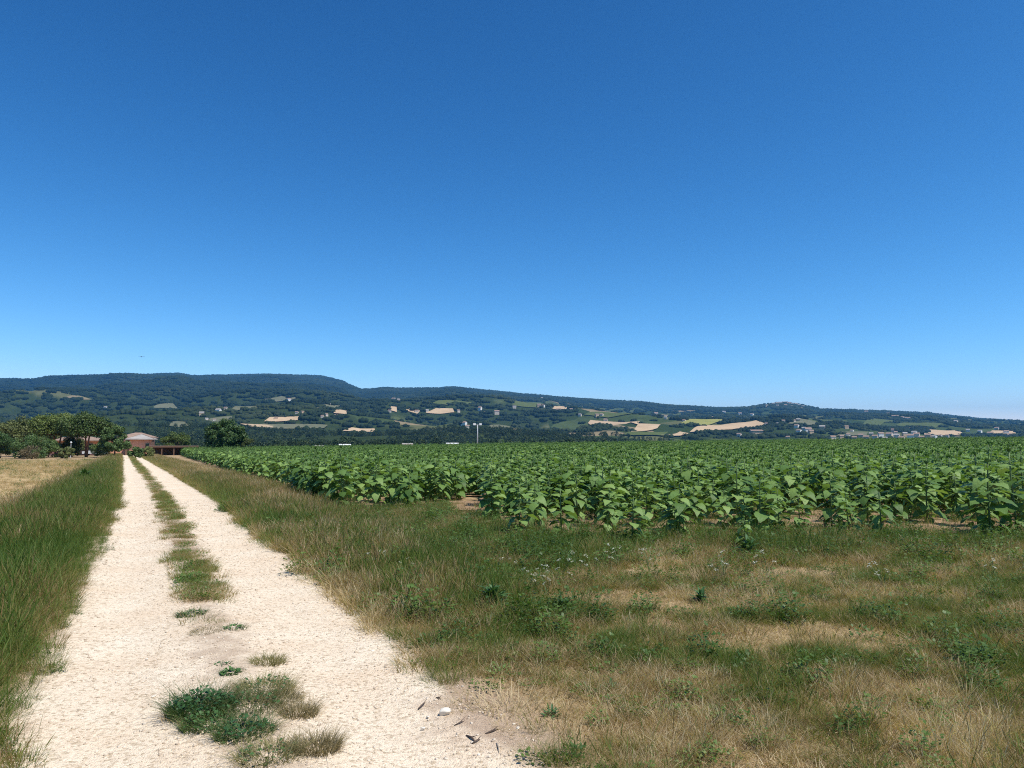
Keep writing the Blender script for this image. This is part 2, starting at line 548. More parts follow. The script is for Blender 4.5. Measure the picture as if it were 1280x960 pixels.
# ------------------------------------------------------------------ ground, hills
def grid_faces(nr, nc, wrap=False):
    i = np.arange(nr - 1)[:, None]; j = np.arange(nc if wrap else nc - 1)[None, :]
    j2 = (j + 1) % nc
    return np.stack([i * nc + j, i * nc + j2, (i + 1) * nc + j2, (i + 1) * nc + j], -1).reshape(-1, 4)

def polar_mesh(name, radii, az, mat_, dz=0.0, attr=None):
    A, Rr = np.meshgrid(az, radii)
    X = Rr * np.sin(A); Y = Rr * np.cos(A)
    Z = height(X, Y) + dz
    U_, S_ = us(X, Y)
    Z = Z - 0.07 * (1 - sstep(0.95, 1.25, np.abs(U_ - 0.65))) * (S_ < 170)
    f = grid_faces(len(radii), len(az), True)[:, ::-1]
    me = np_mesh(name, np.stack([X, Y, Z], -1).reshape(-1, 3), f, mat_, True)
    if attr:
        a = me.attributes.new(attr[0], 'FLOAT', 'POINT')
        a.data.foreach_set('value', attr[1](X, Y).ravel().astype(np.float32))
    return me

def az_samples(fine, half, coarse):
    front = np.arange(-half, half, fine)
    back = np.arange(half, 2 * math.pi - half, coarse)
    return np.concatenate([front, back])

def farm_mask(x, y):
    """1 = open farmland, 0 = woodland"""
    az = np.arctan2(x, y); r = np.hypot(x, y)
    n = fbm(x / 330 + 9, y / 330, 41, 4)
    Rr = np.interp(az, _daz, _dr)
    t = np.clip((r - 650) / (Rr - 650), 0, 1.2)
    thr = np.interp(az, [-0.7, -0.25, -0.1, 0.1, 0.3, 0.6], [0.78, 0.68, 0.58, 0.50, 0.45, 0.45])
    thr = thr + 0.35 * sstep(0.38, 0.7, t) * (1 - sstep(-0.2, 0.15, az)) + 0.08 * sstep(0.7, 1.0, t)
    return sstep(thr - 0.012, thr + 0.012, n)

g = link('ground', polar_mesh('ground', np.concatenate([[0.02], np.arange(0.5, 30, 0.5), np.geomspace(30, 330, 60)]), np.linspace(-math.pi, math.pi, 361)[:-1], M['meadow_earth'], -0.012))
tag(g, 'dry grassy earth of the verge and meadow', kind='structure')
hl = link('hills', polar_mesh('hills', np.concatenate([np.arange(310, 1000, 15), np.geomspace(1000, 11000, 150)]), az_samples(R(0.11), R(46), R(1.5)), M['hill_land'], -0.25, ('farm', farm_mask)))
tag(hl, 'wooded hills and farmland rising across the valley', kind='structure')

# the track
def track():
    ss = np.concatenate([np.arange(-14, 12, 0.06), np.arange(12, 40, 0.2), np.arange(40, 175, 1.0)])
    cu = np.linspace(-1, 1, 61)
    U = np.zeros((len(ss), 61)); 
    wl = -1.15 - 0.12 * (fbm(ss * 0.9, ss * 0 + 2, 5, 3) - 0.5) * 2
    wr = 2.75 + 0.15 * (fbm(ss * 0.8, ss * 0 + 8, 6, 3) - 0.5) * 2
    U = wl[:, None] + (wr - wl)[:, None] * (cu[None, :] + 1) / 2
    S = np.repeat(ss[:, None], 61, 1)
    X, Y = xy(U, S)
    Z = height(X, Y)
    rut = np.exp(-((U + 0.12) / 0.28) ** 2) + np.exp(-((U - 1.38) / 0.28) ** 2)
    mid = np.exp(-((U - 0.6) / 0.3) ** 2)
    Z = Z + 0.012 - 0.022 * rut + 0.028 * mid + 0.012 * (fbm(X * 3, Y * 3, 9, 4) - 0.5) - 0.028 * sstep(1.45, 1.9, np.abs(U - 0.65))
    f = grid_faces(len(ss), 61)
    me = np_mesh('gravel_track', np.stack([X, Y, Z], -1).reshape(-1, 3), f, M['track_gravel'], True)
    soil = (0.62 + 0.38 * sstep(9, 16, S)) * np.exp(-((U - 0.60) / 0.27) ** 2) + 0.75 * sstep(1.05, 1.45, np.abs(U - 0.65))
    soil = soil + 0.95 * np.exp(-(((U - 2.0) / 0.5) ** 2 + ((S - 4.3) / 0.7) ** 2))
    ed = sstep(1.15, 1.75, np.abs(U - 0.65) + 0.35 * (fbm(X * 2.2, Y * 2.2, 19, 3) - 0.5))
    a = me.attributes.new('edge', 'FLOAT', 'POINT'); a.data.foreach_set('value', ed.ravel().astype(np.float32))
    a = me.attributes.new('soil', 'FLOAT', 'POINT'); a.data.foreach_set('value', soil.ravel().astype(np.float32))
    return link('gravel_track', me)
tag(track(), 'pale gravel farm track with two wheel ruts', kind='structure')

# region tests -----------------------------------------------------------------
POLY = np.array([(-4.3, 19.3), (-3.0, 19.6), (-1.9, 20.6), (-1.4, 24.5), (-0.7, 24.0), (-0.6, 18.0), (-0.25, 13.9), (2.0, 12.5), (4.2, 13.4), (6.6, 13.6), (7.3, 15.3), (8.2, 15.1), (8.4, 13.4), (10.5, 13.4), (16, 14.0), (60, 13), (200, 20), (200, 190), (60, 185), (0, 178), (-30, 160), (-75, 168)])
def in_notch(x, y):
    return (np.hypot((x + 0.95) / 0.75, (y - 20.6) / 2.6) < 1) | (np.hypot((x - 7.6) / 0.75, (y - 14.4) / 1.3) < 1)
def in_poly(x, y, poly):
    inside = np.zeros(len(x), bool)
    j = len(poly) - 1
    for i in range(len(poly)):
        xi, yi = poly[i]; xj, yj = poly[j]
        c = ((yi > y) != (yj > y)) & (x < (xj - xi) * (y - yi) / (yj - yi + 1e-12) + xi)
        inside ^= c
        j = i
    return inside
def in_sun(x, y):
    u, s = us(x, y)
    wob = 0.25 * (fbm(x * 0.6, y * 0.6, 77, 3) - 0.5)
    ok = in_poly(x + wob, y - 2 * wob, POLY)
    return ok & (u > 4.45 + 2 * wob)

def sheet(name, x0, x1, y0, y1, step, test, mat_, dz):
    xs = np.arange(x0, x1, step); ys = np.arange(y0, y1, step)
    X, Y = np.meshgrid(xs, ys)
    keep = test(X.ravel(), Y.ravel())
    f = grid_faces(len(ys), len(xs))
    f = f[keep[f].all(1)]
    used = np.unique(f); remap = np.full(X.size, -1); remap[used] = np.arange(len(used))
    x = X.ravel()[used]; y = Y.ravel()[used]
    z = height(x, y) + dz + 0.03 * (fbm(x * 2.5, y * 2.5, 55, 3) - 0.5) * min(1, 0.5 / step)
    return np_mesh(name, np.stack([x, y, z], -1), remap[f], mat_, True)
fs = link('sunflower_soil', sheet('sunflower_soil', -110, 200, 11, 195, 0.5, lambda x, y: in_sun(x, y) | in_sun(x, y + 0.5) | in_notch(x, y), M['field_soil'], 0.025))
tag(fs, 'bare tan soil of the sunflower field', kind='structure')
def in_stub(x, y):
    u, s = us(x, y)
    return (u < -2.75 - 0.4 * fbm(x * 0.5, y * 0.5, 31, 2)) & (s > -10) & (s < 100 + 6 * fbm(x * .05, y * .05, 12, 2))
st = link('stubble_field', sheet('stubble_field', -160, 0, -10, 130, 0.5, in_stub, M['stubble_earth'], 0.012))
tag(st, 'tan cut stubble field left of the track', kind='structure')

# crop fields on the far slopes ------------------------------------------------
FIELDS = [  # corner pixels on the slope, crop
    ([(330, 528), (337, 523), (374, 522), (372, 527)], 'crop_tan'), ([(306, 533), (330, 531), (410, 533), (405, 537), (330, 537)], 'crop_grey'),
    ([(300, 531), (345, 533), (340, 536), (312, 535)], 'crop_tan'), ([(428, 540), (440, 536), (468, 537), (470, 541)], 'crop_tan'),
    ([(417, 518), (420, 514), (435, 515), (433, 519)], 'crop_tan'), ([(486, 515), (489, 510), (496, 510), (496, 516)], 'crop_tan'),
    ([(500, 513), (512, 512), (525, 516), (522, 520)], 'crop_tan'), ([(532, 518), (545, 513), (566, 512), (568, 517), (550, 519)], 'crop_tan'),
    ([(735, 530), (738, 527), (800, 528), (798, 532)], 'crop_tan'), ([(788, 541), (798, 531), (826, 532), (822, 537)], 'crop_tan'),
    ([(775, 545), (785, 541), (835, 541), (828, 546)], 'crop_green'), ([(850, 531), (858, 526), (908, 525), (880, 533)], 'crop_yellow'),
    ([(862, 542), (885, 533), (945, 527), (956, 531), (915, 538)], 'crop_tan'), ([(825, 545), (850, 541), (862, 543), (850, 546)], 'crop_tan'),
    ([(1155, 544), (1160, 538), (1195, 539), (1205, 544)], 'crop_tan'), ([(1235, 543), (1240, 539), (1268, 540), (1270, 543)], 'crop_tan'),
    ([(190, 512), (200, 506), (215, 505), (223, 512)], 'crop_grey'), ([(330, 500), (352, 496), (372, 499), (345, 503)], 'crop_grey'),
    ([(290, 512), (318, 508), (322, 511), (295, 514)], 'crop_grey'), ([(985, 531), (1000, 525), (1020, 528), (1018, 533)], 'crop_grey'),
    ([(1060, 530), (1090, 524), (1120, 527), (1100, 533)], 'crop_green'), ([(1120, 533), (1140, 529), (1180, 531), (1170, 536)], 'crop_green'),
    ([(690, 512), (700, 509), (712, 510), (708, 513)], 'crop_tan'), ([(600, 536), (612, 533), (645, 535), (640, 538)], 'crop_grey'),
    ([(640, 508), (660, 504), (690, 506), (670, 510)], 'crop_green'), ([(540, 505), (570, 502), (590, 505), (560, 508)], 'crop_green'),
    ([(204, 534), (215, 529), (240, 528), (238, 532)], 'crop_grey'),
    ([(1045, 546), (1052, 541), (1085, 541), (1082, 546)], 'crop_grey'), ([(730, 520), (760, 516), (790, 519), (760, 523)], 'crop_green'),
    ([(255, 530), (262, 525), (290, 522), (288, 527)], 'crop_grey'), ([(395, 512), (400, 507), (425, 508), (420, 512)], 'crop_grey'),
]
field_polys = []
for quad, crop in FIELDS:
    pts = [hit(px, py)[:2] for px, py in quad]
    pl = np.array(pts)
    field_polys.append(pl)
    c = pl.mean(0)
    # fan rings keep the sheet draped on the slope
    n = len(pl)
    rim = []
    for i in range(n):
        for k in range(8):
            rim.append(pl[i] * (1 - k / 8) + pl[(i + 1) % n] * (k / 8))
    rim = np.array(rim)
    rings = [c + (rim - c) * q for q in np.linspace(0.02, 1, 14)]
    X = np.concatenate(rings); 
    Z = height(X[:, 0], X[:, 1]) + 2.0
    f = grid_faces(14, len(rim), True)
    area = 0.5 * np.sum(pl[:, 0] * np.roll(pl[:, 1], -1) - np.roll(pl[:, 0], -1) * pl[:, 1])
    if area > 0: f = f
    else: f = f[:, ::-1]
    o = link('crop_field', np_mesh('crop_field', np.column_stack([X, Z]), f, M[crop], True))
    tag(o, {'crop_tan': 'tan harvested field', 'crop_green': 'green field', 'crop_yellow': 'yellow green field', 'crop_grey': 'greyish fallow field'}[crop] + ' on the far slope', kind='structure')

# ------------------------------------------------------------------ scatter: one object, geometry nodes
def scatter(name, pts, rot, scl, var, tint, meshes):
    me = bpy.data.meshes.new(name)
    n = len(pts)
    me.vertices.add(n)
    me.vertices.foreach_set('co', np.asarray(pts, np.float32).ravel())
    for nm, ty, arr in (('rot', 'FLOAT_VECTOR', rot), ('scl', 'FLOAT_VECTOR', scl)):
        a = me.attributes.new(nm, ty, 'POINT'); a.data.foreach_set('vector', np.asarray(arr, np.float32).ravel())
    a = me.attributes.new('var', 'INT', 'POINT'); a.data.foreach_set('value', np.asarray(var, np.int32))
    a = me.attributes.new('tint', 'FLOAT', 'POINT'); a.data.foreach_set('value', np.asarray(tint, np.float32))
    o = link(name, me)
    nt = bpy.data.node_groups.new(name + '_nodes', 'GeometryNodeTree')
    nt.interface.new_socket('Geometry', in_out='INPUT', socket_type='NodeSocketGeometry')
    nt.interface.new_socket('Geometry', in_out='OUTPUT', socket_type='NodeSocketGeometry')
    gi = nt.nodes.new('NodeGroupInput'); go = nt.nodes.new('NodeGroupOutput')
    jn = nt.nodes.new('GeometryNodeJoinGeometry')
    def attr(nm, ty):
        q = nt.nodes.new('GeometryNodeInputNamedAttribute'); q.data_type = ty; q.inputs['Name'].default_value = nm
        return next(s for s in q.outputs if s.enabled and s.name == 'Attribute')
    ar, as_, av = attr('rot', 'FLOAT_VECTOR'), attr('scl', 'FLOAT_VECTOR'), attr('var', 'INT')
    for i, m in enumerate(meshes):
        src = bpy.data.objects.new(name + '_source', m)
        oi = nt.nodes.new('GeometryNodeObjectInfo'); oi.inputs['Object'].default_value = src
        oi.inputs['As Instance'].default_value = True
        cp = nt.nodes.new('FunctionNodeCompare'); cp.data_type = 'INT'; cp.operation = 'EQUAL'
        ins = [s for s in cp.inputs if s.enabled]
        nt.links.new(av, ins[0]); ins[1].default_value = i
        ip = nt.nodes.new('GeometryNodeInstanceOnPoints')
        nt.links.new(gi.outputs[0], ip.inputs['Points'])
        nt.links.new(cp.outputs[0], ip.inputs['Selection'])
        nt.links.new(oi.outputs['Geometry'], ip.inputs['Instance'])
        nt.links.new(ar, ip.inputs['Rotation']); nt.links.new(as_, ip.inputs['Scale'])
        nt.links.new(ip.outputs[0], jn.inputs[0])
    nt.links.new(jn.outputs[0], go.inputs[0])
    md = o.modifiers.new('scatter', 'NODES'); md.node_group = nt
    return o

def rand_rot(n, tilt=0.1):
    return np.stack([rng.normal(0, tilt, n), rng.normal(0, tilt, n), rng.uniform(0, 6.283, n)], -1)

def uni_scl(s, zs=None):
    s = np.asarray(s); return np.stack([s, s, s if zs is None else zs], -1)

HALF = math.atan(640 / FPX)
def in_view(x, y, margin=0.08, near=2.2):
    """roughly what the camera and a step beside it can see"""
    return (y > near) & (np.abs(np.arctan2(x, y + 3.0)) < HALF + margin)

# ------------------------------------------------------------------ far woods and hedges
def blob_verts(k, sub, seed):
    """rough crown: an icosphere with uneven radius"""
    import bmesh
    bm = bmesh.new(); bmesh.ops.create_icosphere(bm, subdivisions=sub, radius=1.0)
    v = np.array([p.co[:] for p in bm.verts]); f = np.array([[q.index for q in t.verts] for t in bm.faces]); bm.free()
    rg = np.random.default_rng(seed)
    v = v * (1 + rg.uniform(-0.22, 0.22, (len(v), 1)))
    return v, f

def grove_mesh(seed):
    rg = np.random.default_rng(seed)
    V, Fc = [], []; b = 0
    for k in range(9):
        v, f = blob_verts(0, 2, seed * 31 + k)
        r_ = rg.uniform(3.6, 6.0)
        v = v * np.array([r_, r_, r_ * rg.uniform(0.85, 1.2)]) + np.array([rg.uniform(-13, 13), rg.uniform(-13, 13), r_ * 0.7])
        V.append(v); Fc.append(f + b); b += len(v)
    return np_mesh('grove', np.concatenate(V), np.concatenate(Fc), M['forest_leaf'], False)

def leaf_crown(centers, radii, n, size, seed, flat=0.0):
    """leaf sized quads gathered in clumps through a crown's volume"""
    rg = np.random.default_rng(seed)
    centers = np.asarray(centers, float); radii = np.asarray(radii, float)
    w = radii ** 2; w = w / w.sum()
    k = rg.choice(len(centers), n, p=w)
    d = rg.normal(size=(n, 3)); d /= np.linalg.norm(d, axis=1, keepdims=True)
    rr = rg.uniform(0.35, 1.0, n) ** 0.5
    p = centers[k] + d * (radii[k] * rr)[:, None] * np.array([1, 1, 0.8])
    nrm = d + rg.normal(0, 0.55, (n, 3)) + np.array([0, 0, 0.35]); nrm /= np.linalg.norm(nrm, axis=1, keepdims=True)
    t = np.cross(nrm, rg.normal(size=(n, 3))); t /= np.linalg.norm(t, axis=1, keepdims=True)
    bt = np.cross(nrm, t)
    s = size * rg.uniform(0.6, 1.4, n)[:, None]
    q = np.stack([p - t * s - bt * s * 0.55, p + t * s * 0.3 - bt * s * 0.6, p + t * s + bt * s * 0.5, p - t * s * 0.3 + bt * s * 0.6], 1)
    return q.reshape(-1, 3), np.arange(n * 4).reshape(-1, 4)

def crown_clumps(rx, ry, rz, zc, n, cr, seed, umbrella=False, lo=-0.9):
    rg = np.random.default_rng(seed)
    out = []
    while len(out) < n:
        d = rg.normal(size=3); d /= np.linalg.norm(d)
        if d[2] < lo: continue
        q = rg.uniform(0.55, 0.95)
        out.append((d[0] * rx * q, d[1] * ry * q, zc + d[2] * rz * q * (0.55 if umbrella and d[2] < 0 else 1)))
    out = np.array(out)
    return out, rg.uniform(0.7, 1.3, n) * cr

def valley_tree(seed, tall):
    c, r_ = crown_clumps(0.42, 0.42, 0.42 if not tall else 0.46, 0.55, 14, 0.16, seed)
    v, f = leaf_crown(c, r_, 420, 0.042, seed)
    tb = MB().tube([(0, 0, 0), (0.01, 0, 0.5)], [0.03, 0.015], 5)
    v2 = np.array(tb.v); f2 = np.array([q for q in tb.f if len(q) == 4]) + len(v)
    v3, f3 = blob_verts(0, 2, seed + 5)
    me = np_mesh('valley_tree', np.concatenate([v, v2]), np.concatenate([f, f2]), M['valley_leaf'])
    return me

# woods on the hills
def hill_woods():
    n = 120000
    az = rng.uniform(-R(42), R(42), n)
    r = np.sqrt(rng.uniform(1250 ** 2, 6900 ** 2, n))
    x = r * np.sin(az); y = r * np.cos(az)
    Rr = np.interp(az, _daz, _dr)
    keep = (farm_mask(x, y) < 0.5) & (r < Rr + 150)
    # hedgerow trees in the farmland
    keep |= (rng.random(n) < 0.10) & (r < Rr + 150)
    for pl in field_polys:
        c = pl.mean(0); q = c + (pl - c) * 1.04
        near = (np.abs(x - c[0]) < 700) & (np.abs(y - c[1]) < 900)
        idx = np.where(near & keep)[0]
        keep[idx[in_poly(x[idx], y[idx], q)]] = False
    # keep a clear view down to each field from the camera side
    x, y, r = x[keep], y[keep], r[keep]
    k = rng.random(len(x)) < np.clip(0.35 + 0.65 * (r / 3500), 0, 1)
    x, y, r = x[k], y[k], r[k]
    n = len(x)
    z = height(x, y) - 1.5
    s = rng.uniform(0.65, 1.1, n) * (0.75 + 0.25 * sstep(1500, 4000, r))
    tint = np.clip(fbm(x / 240, y / 240, 91, 3) * 1.2 - 0.15 + rng.normal(0, 0.10, n), 0, 1)
    o = scatter('hill_woods', np.stack([x, y, z], -1), rand_rot(n, 0.05), uni_scl(s), rng.integers(0, 4, n), tint, [grove_mesh(i + 1) for i in range(4)])
    tag(o, 'dark green woods covering the far hills', 'woods', kind='stuff')
    return n
NW = hill_woods()

# trees along the valley floor
def valley_wood():
    X = []; 
    n = 9000
    az = rng.uniform(-R(40), R(41), n)
    r = 430 + 700 * rng.random(n) ** 1.1
    x = r * np.sin(az); y = r * np.cos(az)
    dens = fbm(x / 90, y / 45, 61, 3)
    keep = dens > 0.44 + 0.10 * sstep(0.12, 0.3, az) - 0.06 * (az < 0)
    x, y, r, az = x[keep], y[keep], r[keep], az[keep]
    n = len(x)
    h = rng.uniform(5.5, 9.5, n) * (1 - 0.30 * sstep(0.10, 0.35, az)) * (0.8 + 0.5 * fbm(x / 70, y / 70, 62, 2))
    w = h * rng.uniform(0.75, 1.15, n)
    z = height(x, y) - 0.3
    o = scatter('valley_wood', np.stack([x, y, z], -1), rand_rot(n, 0.03), np.stack([w, w, h], -1), rng.integers(0, 5, n), np.clip(rng.normal(0.42, 0.28, n), 0, 1), [valley_tree(100 + i, i % 2) for i in range(5)])
    tag(o, 'belt of broadleaf trees along the valley floor beyond the field', 'woods', kind='stuff')
valley_wood()

# ------------------------------------------------------------------ sunflowers
def leaf_geom(fold, droop, wav):
    """heart shaped blade along +X from the petiole tip, unit length"""
    xs = [-0.13, -0.04, 0.12, 0.32, 0.54, 0.74, 0.90, 1.0]
    ws = [0.15, 0.34, 0.46, 0.46, 0.37, 0.23, 0.10, 0.0]
    v, f = [], []
    n = len(xs)
    mids = [0.0, 0.05, 0.14, 0.32, 0.54, 0.74, 0.90, 1.0]
    for i in range(n):
        v.append((mids[i], 0, -droop * mids[i] ** 2))
    for sgn in (1, -1):
        b = len(v)
        for i in range(n - 1):
            zm = -droop * max(0, xs[i]) ** 2
            v.append((xs[i], sgn * ws[i], zm + fold * ws[i] + wav * (1 if (i + (sgn > 0)) % 2 else -1) - 0.25 * ws[i] ** 2))
        for i in range(n - 2):
            q = (i, i + 1, b + i + 1, b + i)
            f.append(q if sgn < 0 else q[::-1])
        q = (n - 2, n - 1, b + n - 2)
        f.append(q if sgn < 0 else q[::-1])
    return v, f

LEAF_SHAPES = [leaf_geom(0.12, 0.35, 0.025), leaf_geom(0.30, 0.18, 0.03), leaf_geom(-0.15, 0.60, 0.025), leaf_geom(0.05, 0.85, 0.035)]

def leaf_mesh(i):
    mb = MB()
    v, f = LEAF_SHAPES[i]
    mb.add(v, f, 0)
    # petiole from the stem (local -X) to the blade
    mb.tube([(-0.55, 0, -0.16), (-0.25, 0, -0.02), (0.02, 0, 0.0)], [0.026, 0.022, 0.018], 3, 1, False)
    return mb.mesh('leaf', [M['sunflower_leaf'], M['stalk']], True)
LEAF_ME = [leaf_mesh(i) for i in range(4)]

def plant_plan(seed, h):
    rd = random.Random(seed)
    leaves = []
    nl = int(18 + h * 7)
    for i in range(nl):
        q = (i + 0.5) / nl
        z = h * (0.10 + 0.88 * q)
        size = 0.245 * math.sin(math.pi * min(1, 0.22 + 0.66 * q)) ** 0.8 * rd.uniform(0.8, 1.15) * (0.75 + 0.25 * h)
        if q > 0.82: size *= 0.68
        az = i * 2.3998 + rd.uniform(-0.35, 0.35)
        up = -0.30 + 0.55 * q + rd.uniform(-0.25, 0.2)
        m = Matrix.Translation((0, 0, z)) @ Matrix.Rotation(az, 4, 'Z') @ Matrix.Rotation(-up, 4, 'Y') @ Matrix.Rotation(rd.uniform(-0.35, 0.35), 4, 'X') @ Matrix.Scale(size, 4) @ Matrix.Translation((0.55, 0, 0.16))
        leaves.append((rd.randrange(4) if q < 0.8 else rd.choice((0, 1)), m))
    return h, leaves, rd.uniform(-0.05, 0.05), rd.uniform(-0.05, 0.05)

def stem_mb(h, bx, by):
    return MB().tube([(0, 0, -0.05), (bx * 0.3, by * 0.3, h * 0.35), (bx * 0.6, by * 0.6, h * 0.7), (bx * 0.3, by * 0.3, h * 1.0)], [0.017, 0.015, 0.011, 0.008], 6)
def bud_mb(h, bx, by):
    mb = MB()
    c = Vector((bx * 0.3, by * 0.3, h))
    mb.tube([c + Vector((0, 0, -0.01)), c + Vector((0.004, 0, 0.025)), c + Vector((0.006, 0, 0.05)), c + Vector((0.008, 0, 0.062))], [0.012, 0.035, 0.032, 0.012], 7)
    for k in range(7):
        a = k * 0.9
        r0, r1 = 0.03, 0.055
        ca, sa = math.cos(a), math.sin(a)
        mb.add([c + Vector((ca * r0 - sa * .014, sa * r0 + ca * .014, 0.02)), c + Vector((ca * r0 + sa * .014, sa * r0 - ca * .014, 0.02)), c + Vector((ca * r1, sa * r1, 0.085))], [(0, 1, 2)])
    return mb

PLANS = [plant_plan(40 + i, h) for i, h in enumerate((0.92, 1.05, 1.15, 1.25, 1.0, 1.12))]
SF_STEM = [stem_mb(p[0], p[2], p[3]).mesh('stem', M['stalk'], True) for p in PLANS]
SF_BUD = [bud_mb(p[0], p[2], p[3]).mesh('bud', M['sunflower_leaf'], True) for p in PLANS]
def foliage_mb(plan, step=1):
    mb = MB()
    for li, m in plan[1][::step]:
        v, f = LEAF_SHAPES[li]
        mb.add([m @ Vector(p) for p in v], f, 0)
        pp = [m @ Vector(p) for p in ((-0.55, 0, -0.16), (-0.25, 0, -0.02), (0.02, 0, 0.0))]
        k = m.to_scale()[0]
        mb.tube(pp, [0.026 * k, 0.022 * k, 0.018 * k], 3, 1, False)
    return mb
SF_FOL = [foliage_mb(p).mesh('foliage', [M['sunflower_leaf'], M['stalk']], True) for p in PLANS]
def whole_mb(plan):
    mb = foliage_mb(plan)
    s_ = stem_mb(plan[0], plan[2], plan[3]); mb.add(s_.v, s_.f, 1)
    b_ = bud_mb(plan[0], plan[2], plan[3]); mb.add(b_.v, b_.f, 0)
    return mb.mesh('sunflower', [M['sunflower_leaf'], M['stalk']], True)
SF_ALL = [whole_mb(p) for p in PLANS]

def sunflower(x, y, k, rz, s, label, group, single=True, tilt=0.0):
    z = hz(x, y)
    r_ = empty('sunflower_plant', (x, y, z), rz, s)
    r_.rotation_euler = (tilt, tilt * 0.5, rz)
    tag(r_, label, 'sunflower', group)
    link('stem', SF_STEM[k], r_)
    if single:
        for li, m in PLANS[k][1]:
            o = link('leaf', LEAF_ME[li], r_)
            o.matrix_local = m
    else:
        link('foliage', SF_FOL[k], r_)
    link('bud', SF_BUD[k], r_)
    return r_

def sunflower_field():
    pts = []
    # rows run with the track
    for u in np.arange(4.8, 250, 0.72):
        s0 = np.arange(-110, 215, 0.36) + rng.uniform(0, 0.3)
        uu = u + rng.normal(0, 0.07, len(s0)); s0 = s0 + rng.normal(0, 0.09, len(s0))
        x, y = xy(uu, s0)
        pts.append(np.stack([x, y], -1))
    p = np.concatenate(pts)
    x, y = p[:, 0], p[:, 1]
    r = np.hypot(x, y)
    keep = in_view(x, y, 0.10) & (r < 185)
    p = p[keep]; x, y = p[:, 0], p[:, 1]; r = r[keep]
    keep = in_sun(x, y)
    # thin stands and gaps near the headland, missing plants elsewhere
    gap = fbm(x * 0.35, y * 0.35, 83, 3)
    edge = 1 - sstep(13.5, 18, y)
    back = np.where(x > -0.3, y - np.interp(x, [-0.3, 0, 2, 4.2, 6.6, 7.6, 8.4, 8.6, 16, 60], [15, 14.2, 12.9, 13.9, 14.1, 15.4, 15.2, 13.6, 14, 13]), us(x, y)[0] - 3.0)
    keep &= rng.random(len(x)) > 0.06 + 0.66 * (1 - sstep(0.5, 8.0, back)) + 0.35 * (1 - sstep(1.0, 4.0, back)) * sstep(0.42, 0.6, gap) * (x > -0.3)
    keep &= rng.random(len(x)) > 0.35 * sstep(35, 90, r)
    p = p[keep]; x, y = p[:, 0], p[:, 1]; r = np.hypot(x, y)
    FRONT = [(650, 670, 0.92), (668, 664, 0.80), (702, 672, 0.88), (722, 655, 0.95), (758, 670, 0.72), (790, 682, 0.78), (800, 668, 0.66), (838, 664, 0.82), (868, 656, 0.90), (905, 664, 0.62), (932, 690, 0.45), (960, 658, 0.95), (1000, 668, 0.70), (1040, 662, 0.92), (1062, 668, 0.74), (1102, 670, 0.86), (1085, 660, 0.9), (1238, 673, 1.30), (1272, 670, 1.18), (1222, 660, 1.0), (690, 645, 1.0), (1118, 655, 0.95)]
    fx = np.array([ground_at(a, b)[0] for a, b, c in FRONT]); fy = np.array([ground_at(a, b)[1] for a, b, c in FRONT]); fh = np.array([c for a, b, c in FRONT])
    clear = np.min(np.hypot(x[:, None] - fx, (y[:, None] - fy)), axis=1) > 0.38
    x, y, r = x[clear], y[clear], r[clear]
    nf = len(x)
    x = np.concatenate([x, fx]); y = np.concatenate([y, fy])
    n = len(x)
    var = rng.integers(0, len(PLANS), n)
    h = 0.88 + 0.42 * fbm(x * 0.12, y * 0.12, 84, 3) + rng.normal(0, 0.07, n)
    bk = np.where(x > -0.3, y - 13.6, 6.0)
    h = h * (1 - rng.uniform(0.05, 0.45, n) * (1 - sstep(0.5, 4.5, bk)) * (x < 7.9))
    h[nf:] = fh
    # the 300 that stand nearest inside the frame
    vis = np.abs(np.arctan2(x, y)) < HALF + 0.01
    dist = np.where(vis, y, 1e6)
    order = np.argsort(dist)[:300]
    near = set(order.tolist())
    foremost = {}
    ang = np.arctan2(x, y)
    for i in order:
        if x[i] < -0.3: continue
        foremost.setdefault(int((ang[i] + 0.02) / 0.026), i)
    front = sorted(set(foremost.values()), key=lambda i: ang[i])
    side = [i for i in order if x[i] < -0.3 and us(x[i], y[i])[0] < 5.3]
    side = sorted(side, key=lambda i: y[i])
    for rank, i in enumerate(order):
        single = rank < 90 or i in front
        if i in front:
            lab, grp = 'foremost sunflower plant, %s from the left along the meadow edge' % ordinal(front.index(i) + 1), 'foremost sunflowers'
        elif i in side:
            lab, grp = 'sunflower plant on the track side edge of the field, %s from the near corner' % ordinal(side.index(i) + 1), 'sunflowers on the track side edge'
        elif x[i] < -0.3: lab, grp = 'green sunflower plant inside the near left corner of the field', 'sunflowers in the near left corner'
        elif x[i] > 7.0: lab, grp = 'green sunflower plant close behind the bare soil gap at right', 'sunflowers behind the right hand gap'
        elif x[i] < 2.5: lab, grp = 'green sunflower plant behind the front plants, near the bare notch in the field edge', 'sunflowers near the notch'
        else: lab, grp = 'green sunflower plant standing just behind the ragged front plants', 'sunflowers behind the front plants'
        sunflower(x[i], y[i], int(var[i]), float(rng.uniform(0, 6.28)), float(h[i]), lab, grp, single, float(rng.normal(0, 0.05)))
    rest = np.array([i for i in range(n) if i not in near])
    xr, yr = x[rest], y[rest]
    o = scatter('sunflower_crop', np.stack([xr, yr, height(xr, yr)], -1), rand_rot(len(rest), 0.06), uni_scl(h[rest]), var[rest], rng.random(len(rest)), SF_ALL)
    tag(o, 'dense green sunflower crop filling the field behind the front rows', 'sunflower crop', kind='stuff')
    print('sunflowers', n)
sunflower_field()

